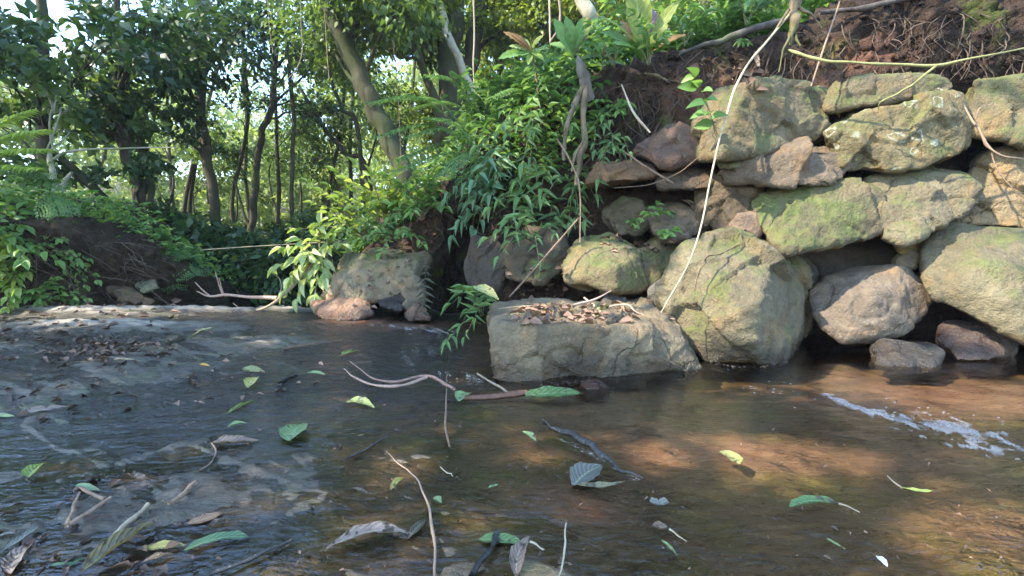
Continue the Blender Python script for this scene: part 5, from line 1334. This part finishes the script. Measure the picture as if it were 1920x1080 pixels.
def lbank(g):
    x = g.uniform(-7, -3.4); y = np.interp(x, [-7.5, -5.6, -4.6, -4.0, -3.5], [3.1, 3.6, 4.35, 4.75, 5.0]) + g.exponential(.6) + .16
    p = on(LBV_T, x, y)
    return (p, .25) if p is not None else (None, 0)
cover("low greenery on top of the left bank", lbank, 2300, .085, .42, GH, seed=4)
# ------------------------------------------------------------------ trees
T_DARK = leaf_mat("dark_tree_leaf", (.022, .055, .02), (.075, .135, .04), .4, .4)
T_MID = leaf_mat("mid_tree_leaf", (.055, .11, .025), (.16, .24, .055), .5, .42)
T_YEL = leaf_mat("yellowgreen_tree_leaf", (.13, .2, .025), (.3, .36, .06), .55, .45)
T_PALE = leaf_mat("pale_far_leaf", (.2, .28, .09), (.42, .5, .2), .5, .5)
B_DARK = bark_mat("dark_bark", (.035, .028, .018), (.085, .07, .045), (.05, .06, .02), .45)
B_MOSS = bark_mat("mossy_bark", (.035, .032, .018), (.08, .075, .042), (.04, .05, .016), .5)
B_PALE = bark_mat("pale_bark", (.2, .18, .13), (.38, .35, .26), (.16, .18, .07), .5)

def crown(mb, c, R, n, size, g, flat=.75, wr=.52):
    c = np.asarray(c, float); k = max(3, n // 32)
    U = rdir(k, g) * (g.uniform(0, 1, k) ** .45)[:, None] * R; U[:, 2] *= flat
    own = g.integers(0, k, n)
    off = g.normal(size=(n, 3)) * (R * .13 + .04); off[:, 2] *= .6
    P = c + U[own] + off
    D = U[own] / (R + 1e-6) + g.normal(size=(n, 3)) * .6 + np.array([0, 0, -.35])
    N = np.array([0, 0, 1.]) + g.normal(size=(n, 3)) * .6
    L = size * g.uniform(.6, 1.25, n) * (1.5 if c[1] < 8.4 and c[0] < -3 else 1)
    ct = g.uniform(0, 1, k)
    leaves(mb, CARD, P, D, N, L, L * wr, np.clip(ct[own] * .6 + g.uniform(0, .45, n), 0, 1))
    return c + U

def tree(name, label, path, r, bark, clumps, leaf, size=.1, limbs=(), group=None, seed=0, base=None, autolimb=True, cat="tree", filt=None):
    """path rows (u, v, d); clumps rows (u, v, d, R, n)"""
    g = np.random.default_rng(seed + 100)
    P = [at(*q) for q in path]
    P.sort(key=lambda p: p[2])
    low = P[0].copy()
    z, _ = drop(low[0], low[1])
    if base is None and low[2] > z[2] + .05: P = [np.array([low[0] + (low[0] - P[1][0]) * .15, low[1], min(z[2], low[2] - .1) - .1])] + P
    root = empty(name, P[0], label, cat, group)
    mb = MB(); C = tube(mb, P, r, 10, n=len(P) * 8, wob=max(r) * .35, seed=seed); mb.build("trunk", bark, root)
    for lp, lr in limbs:
        mb = MB(); tube(mb, [at(*q) for q in lp], lr, 7, wob=lr[0] * .5, seed=seed + 3); mb.build("limb", bark, root)
    mc = MB()
    for i, (u, v, d, R, n) in enumerate(clumps):
        c = at(u, v, d)
        tw = crown(mc, c, R, n, size, g)
        if autolimb:
            j = np.argmin(np.linalg.norm(C - c - np.array([0, 0, -.5]), axis=1))
            ml = MB(); tube(ml, [C[j], (C[j] + c) / 2 + np.array([0, 0, .12 * R]), c], [max(r) * .3, max(r) * .2, .006], 6, wob=.05, seed=i)
            for t in tw[:6]: tube(ml, [(C[j] * .25 + c * .75), (c + t) / 2, t], [.008, .006, .003], 4, n=6, wob=.02, seed=i)
            ml.build("limb", bark, root)
    mc.build("crown", leaf, root)
    return root

g6 = np.random.default_rng(66)
def zone(u0, u1, v0, v1, d0, d1, k, R, n):
    n = int(n * (.12 if 0 < u1 < 345 else .3 if u1 < 620 else .8))
    if u1 < 700: v0 = max(v0, 15); v1 = max(v1, 70)
    return [(g6.uniform(u0, u1), g6.uniform(v0, v1), g6.uniform(d0, d1), R * g6.uniform(.75, 1.25), n) for _ in range(k)]

TB_ = "trees beyond the brink"
tree("tree", "dark upright tree nearest the left edge", [(84, 330, 7), (82, 170, 7), (78, 60, 7), (76, -60, 7)], [.09, .075, .06], B_DARK, zone(-60, 200, -60, 150, 5.5, 7.5, 7, .7, 1500) + zone(-40, 130, 150, 330, 6, 7.5, 4, .55, 1000), T_DARK, .11, group=TB_, seed=1)
tree("tree", "pale slim forked tree catching light behind the left bank", [(118, 430, 5.9), (108, 370, 5.9), (97, 315, 5.9), (92, 280, 5.9)], [.045, .04, .035, .02], B_PALE, zone(70, 220, 180, 320, 5.7, 6.6, 4, .4, 600), T_MID, .1, limbs=[([(110, 378, 5.9), (122, 345, 5.9), (135, 322, 5.9)], [.03, .026, .02]), ([(94, 300, 5.9), (130, 285, 6), (215, 278, 6), (330, 276, 6)], [.018, .015, .012, .006])], group=TB_, seed=2)
tree("tree", "leaning mossy trunk slanting down to the dark forked trunk's foot", [(278, 478, 7.4), (240, 430, 7.4), (195, 375, 7.3), (140, 318, 7.2), (110, 295, 7.2), (60, 250, 7.1)], [.07, .07, .06, .05, .04], B_MOSS, zone(0, 150, 130, 260, 6.6, 7.4, 3, .6, 1000), T_MID, .1, group=TB_, seed=3)
tree("tree", "dark forked tree whose foot meets the leaning mossy trunk", [(282, 480, 7.8), (272, 420, 7.8), (262, 350, 7.8), (240, 300, 7.8), (225, 150, 7.8), (215, -40, 7.8)], [.13, .11, .1, .08, .06, .04], B_DARK, zone(140, 340, -40, 120, 6.5, 8.2, 7, .7, 1500) + zone(180, 330, 130, 330, 7, 8.4, 7, .55, 1000), T_DARK, .105, limbs=[([(276, 440, 7.8), (282, 380, 7.8), (280, 320, 7.8)], [.07, .06, .05])], group=TB_, seed=4)
tree("tree", "twisting dark tree with a forked top in the gap of bright sky", [(440, 560, 9), (430, 520, 9), (405, 430, 9), (396, 330, 9), (376, 205, 9), (383, 130, 9), (380, 60, 9), (385, -60, 9)], [.12, .1, .09, .09, .08, .07, .05], B_DARK, zone(290, 480, -60, 60, 7.5, 9.5, 6, .8, 1600) + zone(300, 420, 60, 190, 8, 9.5, 6, .6, 1100) + zone(310, 400, 190, 300, 8, 9.5, 4, .45, 600), T_DARK, .1, limbs=[([(382, 125, 9), (420, 90, 9), (450, 62, 9), (500, 20, 9)], [.06, .05, .04, .03]), ([(376, 205, 9), (345, 190, 9), (310, 150, 9)], [.04, .03, .02])], group=TB_, seed=5)
tree("tree", "slender bending tree right of the twisting dark one", [(468, 560, 9.6), (464, 500, 9.6), (472, 420, 9.6), (478, 330, 9.6), (492, 250, 9.6), (512, 200, 9.6), (515, 130, 9.6), (530, -60, 9.6)], [.08, .075, .065, .06, .055, .04], B_DARK, zone(490, 600, -40, 100, 8, 10, 5, .6, 1100) + zone(500, 600, 120, 230, 8.8, 10, 3, .45, 600), T_DARK, .1, limbs=[([(470, 430, 9.6), (450, 380, 9.6), (438, 330, 9.6)], [.04, .03, .02]), ([(512, 195, 9.6), (550, 160, 9.5), (580, 130, 9.4)], [.03, .02, .015])], group=TB_, seed=6)
tree("tree", "thin straight sapling between the twisting tree and the slender bending one", [(470, 430, 11), (460, 330, 11), (462, 240, 11), (455, 130, 11), (458, 0, 11)], [.05, .045, .04, .03], B_DARK, zone(420, 500, 220, 330, 10, 12, 3, .55, 700), T_MID, .1, group=TB_, seed=7)
tree("tree", "thick leaning trunk sweeping down to the bush at the wall's end", [(780, 410, 6.6), (757, 330, 6.5), (722, 245, 6.5), (682, 160, 6.5), (645, 70, 6.5), (608, -20, 6.5), (580, -120, 6.5)], [.13, .125, .125, .115, .1, .09], B_MOSS, zone(540, 760, -90, 30, 6, 7.5, 6, .7, 1300) + zone(620, 700, 40, 110, 7, 8, 2, .4, 500), T_MID, .1, limbs=[([(690, 180, 6.5), (660, 150, 6.6), (630, 100, 6.7)], [.04, .03, .02])], group=TB_, seed=8)
tree("tree", "thinner dark tree leaning behind the thick leaning trunk", [(858, 310, 7.6), (830, 225, 7.6), (800, 150, 7.6), (765, 65, 7.6), (725, -10, 7.6)], [.07, .07, .06, .05], B_DARK, zone(690, 820, -60, 110, 7.5, 9, 7, .6, 1100), T_MID, .1, group=TB_, seed=9)
tree("tree", "stout upright trunk behind the ferns", [(842, 320, 8), (838, 200, 8), (842, 90, 8), (850, -60, 8)], [.22, .2, .19, .17], B_MOSS, zone(760, 900, -90, 40, 7.5, 9, 5, .7, 1300) + zone(780, 840, 180, 300, 8.5, 9.5, 3, .4, 500), T_YEL, .1, group=TB_, seed=10)
tree("tree", "pale mossy stem crossing in front of the stout trunk", [(888, 200, 7), (868, 130, 7), (838, 60, 7), (812, -30, 7)], [.05, .055, .06, .06], B_PALE, zone(760, 860, -110, -20, 6.5, 7.5, 2, .6, 900), T_YEL, .1, group=TB_, seed=11)
tree("tree", "dark trunk leaning right of the stout one", [(858, 220, 8.4), (880, 110, 8.4), (902, 20, 8.4), (915, -60, 8.4)], [.16, .15, .13, .12], B_DARK, zone(880, 1010, -60, 120, 8, 10, 8, .65, 1200), T_YEL, .1, group=TB_, seed=12)
tree("tree", "pale blotched trunk behind the rosette plant", [(1125, 110, 5.6), (1118, 70, 5.6), (1100, 20, 5.6), (1078, -40, 5.6)], [.085, .08, .075, .07], B_PALE, zone(1020, 1180, -110, -20, 5.5, 7, 3, .6, 900), T_YEL, .1, group="trees on the wooded bank", seed=13)
tree("tree", "thin leaning stem behind the slender bending tree's crown", [(675, 280, 9.5), (640, 200, 9.5), (605, 100, 9.5), (575, 10, 9.5)], [.045, .04, .035, .03], B_DARK, zone(560, 640, 30, 160, 9, 10.5, 3, .5, 700), T_MID, .1, group=TB_, seed=14)
tree("tree", "slim dark stem slanting through the bright gap left of the thick leaning trunk", [(690, 340, 10.5), (650, 290, 10.5), (605, 235, 10.5), (560, 160, 10.5)], [.06, .055, .045, .03], B_DARK, zone(540, 640, 180, 300, 10, 12, 4, .6, 700), T_MID, .1, group=TB_, seed=15)
# wooded bank behind the rim, right of the stout trunk
WB = "trees on the wooded bank"
for k, (lab, u, d, r, lf, us) in enumerate([("slim mossy tree on the wooded bank, left of the reddish sapling", 935, 9.5, .07, T_YEL, (890, 1000)), ("straight dark tree on the wooded bank behind the reddish sapling", 990, 11, .09, T_MID, (940, 1060)),
        ("thin pale tree on the wooded bank above the stump", 1050, 8.5, .035, T_YEL, (1000, 1110)), ("dark tree on the wooded bank right behind the blotched trunk", 1165, 10, .1, T_MID, (1080, 1220)),
        ("thin tree on the wooded bank behind the log's lower end", 1270, 9, .06, T_YEL, (1200, 1340)), ("mossy tree on the wooded bank behind the log's middle", 1330, 8, .09, T_MID, (1260, 1420)), ("slim tree on the wooded bank above the root stub", 1440, 9, .05, T_YEL, (1380, 1500)), ("dark stem on the wooded bank hidden high behind the dark log", 1560, 9, .07, T_MID, (1480, 1640))]):
    tree("tree", lab, [(u + 6, 210, d), (u, 120, d), (u - 6, 40, d), (u - 10, -80, d)], [r * 1.1, r, r * .9, r * .7], B_MOSS if k % 2 else B_DARK, zone(us[0], us[1], -110, 60, d - 1, d + 1.5, 6, .7, 1200) + zone(us[0], us[1], 40, 200, d - .5, d + 2, 5, .55, 900), lf, .1, group=WB, seed=30 + k)
# saplings in the light between the trunks
SP_ = "slender saplings in the light beyond the brink"
for k, (lab, pts, r) in enumerate([("wavy sapling just left of the thick leaning trunk's foot", [(700, 400, 10), (690, 320, 10), (705, 250, 10), (690, 150, 10)], .03), ("bare sapling leaning under the thick leaning trunk", [(655, 440, 11), (640, 370, 11), (610, 300, 11), (560, 240, 11)], .03),
        ("straight thin sapling rising in the bright foliage", [(560, 470, 12), (565, 380, 12), (560, 290, 12), (570, 200, 12)], .03), ("curved thin sapling left of the slender bending tree", [(430, 560, 10), (428, 480, 10), (445, 400, 10), (440, 300, 10)], .03),
        ("thin sapling close to the twisting tree's foot", [(395, 560, 11), (390, 480, 11), (368, 420, 11), (360, 330, 11)], .03), ("leaning thin sapling behind the dark forked tree", [(330, 520, 11), (310, 430, 11), (325, 340, 11), (300, 250, 11)], .035),
        ("pale-lit sapling between ferns on the left bank's nose", [(175, 480, 8), (168, 400, 8), (205, 250, 8), (212, 180, 8)], .025), ("thin sapling in the far bright slope", [(520, 500, 13), (525, 420, 13), (505, 330, 13), (535, 230, 13)], .035)]):
    tree("sapling", lab, pts, [r * 1.2, r, r * .7, r * .2], B_DARK if k != 6 else B_PALE, [(pts[-1][0] + g6.normal() * 25, pts[-1][1] + g6.normal() * 20, pts[-1][2], .5, 500), (pts[-2][0] + g6.normal() * 30, pts[-2][1] + g6.normal() * 20, pts[-2][2], .4, 350)], T_MID, .1, group=SP_, seed=60 + k, cat="sapling")
for k in range(14):
    u = g6.uniform(250, 760); d = g6.uniform(9, 15); l = g6.normal() * 40; pts = [(u, 520, d), (u + l * .3 + g6.normal() * 12, 380, d), (u + l * .7 + g6.normal() * 14, 230, d), (u + l, 90, d), (u + l * 1.3, -20, d)]
    tree("sapling", "slender dark stem standing among the far trees beyond the brink", pts, [.05, .045, .04, .03, .02], B_DARK, [(pts[j][0] + g6.normal() * 30, pts[j][1] + g6.normal() * 20, d, .5, 130) for j in (2, 3, 4)], T_MID, .1, group="slender far stems beyond the brink", seed=200 + k, cat="sapling")
# vines and hanging stems
for k, (u, d) in enumerate([(-150, 7.5), (-320, 8), (-520, 7), (-420, 10), (-760, 8.5)]):
    tree("tree", "leafy tree of the left bank beyond the picture's edge", [(u + 10, 420, d), (u, 250, d), (u - 12, 80, d), (u - 5, -60, d)], [.11, .1, .08, .05], B_DARK, zone(u - 170, u + 100, -60, 180, d - .8, d + 1, 6, .75, 1300), T_MID, .11, group="trees of the left bank beyond the picture's edge", seed=300 + k)
HV = "hanging vines"
stick("vine", "pale hanging vine hooking left at its end, in front of the slender tree's crown", [(563, -15, 6), (565, 50, 6), (567, 95, 6), (555, 130, 6), (532, 156, 6)], [.005, .005, .006, .006, .004], M_TWIGPALE, group=HV, cat="vine")
stick("vine", "long straight aerial root hanging before the dark leaning trunk", [(887, -10, 5.5), (889, 60, 5.5), (888, 130, 5.5), (893, 205, 5.5)], [.009, .008, .007, .004], M_TWIGPALE, group=HV, cat="vine")
stick("vine", "thin hanging vine left of the pale hooked one", [(502, -10, 6.2), (505, 50, 6.2), (512, 100, 6.2)], [.004, .004, .003], M_TWIG, group=HV, cat="vine")
stick("vine", "thin hanging vine beside the thick leaning trunk's top", [(607, 10, 6.2), (612, 80, 6.2), (617, 148, 6.2)], [.004, .004, .003], M_TWIGPALE, group=HV, cat="vine")
stick("vine", "thin vine trailing over the thinner dark tree", [(735, 60, 6), (745, 160, 6), (752, 300, 6)], [.005, .004, .004], M_TWIG, group=HV, cat="vine")
stick("vine", "pale crooked liana on the wooded bank left of the blotched trunk", [(1048, -10, 5.2), (1050, 30, 5.2), (1046, 55, 5.2), (1030, 80, 5.2)], [.012, .012, .011, .008], M_TWIGPALE, group=HV, cat="vine")
stick("vine", "thin straight liana right of the pale crooked one", [(1030, -10, 5.4), (1031, 40, 5.4), (1032, 80, 5.4)], [.011, .010, .009], M_TWIGPALE, group=HV, cat="vine")

# shrubs in the hollow beyond the brink and the far wood
mb = MB(); g7 = np.random.default_rng(7)
for _ in range(60):
    u = g7.uniform(200, 720); v = g7.uniform(430, 600); d = g7.uniform(6, 12)
    crown(mb, at(u, v, d), g7.uniform(.35, .7), 420, .13, g7, .8, .45)
tag(mb.build("undergrowth", T_DARK), "dark leafy undergrowth filling the hollow beyond the brink", "undergrowth", kind="stuff")
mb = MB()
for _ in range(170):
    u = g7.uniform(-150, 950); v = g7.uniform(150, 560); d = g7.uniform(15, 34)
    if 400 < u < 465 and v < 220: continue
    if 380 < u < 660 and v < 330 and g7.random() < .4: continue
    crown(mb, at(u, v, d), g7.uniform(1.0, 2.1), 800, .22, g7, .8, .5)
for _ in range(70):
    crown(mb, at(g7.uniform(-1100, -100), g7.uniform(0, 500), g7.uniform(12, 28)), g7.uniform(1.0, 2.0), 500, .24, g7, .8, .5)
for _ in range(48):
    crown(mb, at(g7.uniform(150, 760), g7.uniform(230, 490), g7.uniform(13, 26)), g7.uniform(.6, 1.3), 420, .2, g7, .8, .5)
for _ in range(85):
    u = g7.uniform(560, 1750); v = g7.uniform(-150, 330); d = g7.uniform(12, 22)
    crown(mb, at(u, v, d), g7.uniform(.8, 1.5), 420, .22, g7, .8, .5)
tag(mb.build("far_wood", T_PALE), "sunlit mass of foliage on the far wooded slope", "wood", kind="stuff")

# ------------------------------------------------------------------ unseen trees overhead, crowns shaped to shade the stream and spare sunlit places
def overhead(label, base, top, limbs_to, n, region, seed, size=.17):
    g = np.random.default_rng(seed)
    root = empty("tree", base, label, "tree", "tall trees shading the stream")
    mb = MB(); tube(mb, [base, (np.array(base) + top) / 2 + np.array([.15, .1, 0]), top], [.2, .17, .1], 10, wob=.06, seed=seed); mb.build("trunk", B_MOSS, root)
    mc = MB(); k = n // 26
    x0, x1, y0, y1, z0, z1, t0, t1 = region
    T = np.stack([g.uniform(x0, x1, k), g.uniform(y0, y1, k), g.uniform(z0, z1, k)], 1) + SUN * g.uniform(t0, t1, k)[:, None]
    own = g.integers(0, k, n)
    P = T[own] + g.normal(size=(n, 3)) * .17
    D = g.normal(size=(n, 3)) + np.array([0, 0, -.3]); N = SUN + g.normal(size=(n, 3)) * .5
    L = size * g.uniform(.6, 1.3, n)
    u, v, f = project(P)
    keep = ~shades_lit(P, .085) & ~((f > .3) & (u > 40) & (u < 1900) & (v > -30) & (v < 1080) & (f < 8)) & (P[:, 2] > 1.5)
    leaves(mc, CARD, P[keep], D[keep], N[keep], L[keep], L[keep] * .5, g.uniform(0, 1, keep.sum()))
    mc.build("crown", T_MID, root)
    for q in limbs_to:
        ml = MB(); tube(ml, [top * .6 + np.array(base) * .4, (top + q) / 2 + np.array([0, 0, .3]), q], [.07, .05, .02], 7, wob=.08, seed=seed); ml.build("limb", B_MOSS, root)
    return root
overhead("tall tree out of view behind the camera with a crown shaped to shade the stream rock", np.array([-5.4, -2.6, -.4]), np.array([-4.8, -2.2, 6.]), [np.array([-3.2, -.8, 5.2]), np.array([-2.2, -1.8, 5.6]), np.array([-3.6, .5, 5.]), np.array([-5.6, -.2, 5.4])], 17000, (-4.2, 3.4, .4, 4.8, 0, 1.2, 5, 8.5), 1)
overhead("tall tree out of view left of the camera with a crown shaped to shade the far bank", np.array([-8.8, .5, .3]), np.array([-8.4, .8, 7.]), [np.array([-7.2, 2.5, 6.2]), np.array([-8.2, 3.2, 6.4]), np.array([-6.6, 1.2, 6.])], 6000, (-7.5, -3.2, 4.2, 7, -.5, 3.5, 4.5, 8), 2)
# ------------------------------------------------------------------ the misty air of the valley
HX, HY0, HY1, HZ0, HZ1 = 112, -48, 112, -6, 24
hv = [(x, y, z) for z in (HZ0, HZ1) for y in (HY0, HY1) for x in (-HX, HX)]
me = bpy.data.meshes.new("haze"); me.from_pydata(hv, [], [(0, 2, 3, 1), (4, 5, 7, 6), (0, 1, 5, 4), (2, 6, 7, 3), (0, 4, 6, 2), (1, 3, 7, 5)]); me.update()
m, nt = new_mat("haze_air"); g = NT(nt)
pv = g.n('ShaderNodeVolumePrincipled', ins={'Color': (.9, .96, 1.0, 1), 'Density': .0014, 'Anisotropy': .25})
o_ = g.n('ShaderNodeOutputMaterial'); nt.links.new(pv.outputs[0], o_.inputs['Volume'])
me.materials.append(m)
ho = bpy.data.objects.new("haze", me); COL.objects.link(ho)
tag(ho, "thin pale mist hanging in the wooded valley", "haze", kind="stuff")
SC.cycles.volume_bounces = 0
SC.cycles.volume_step_rate = 4
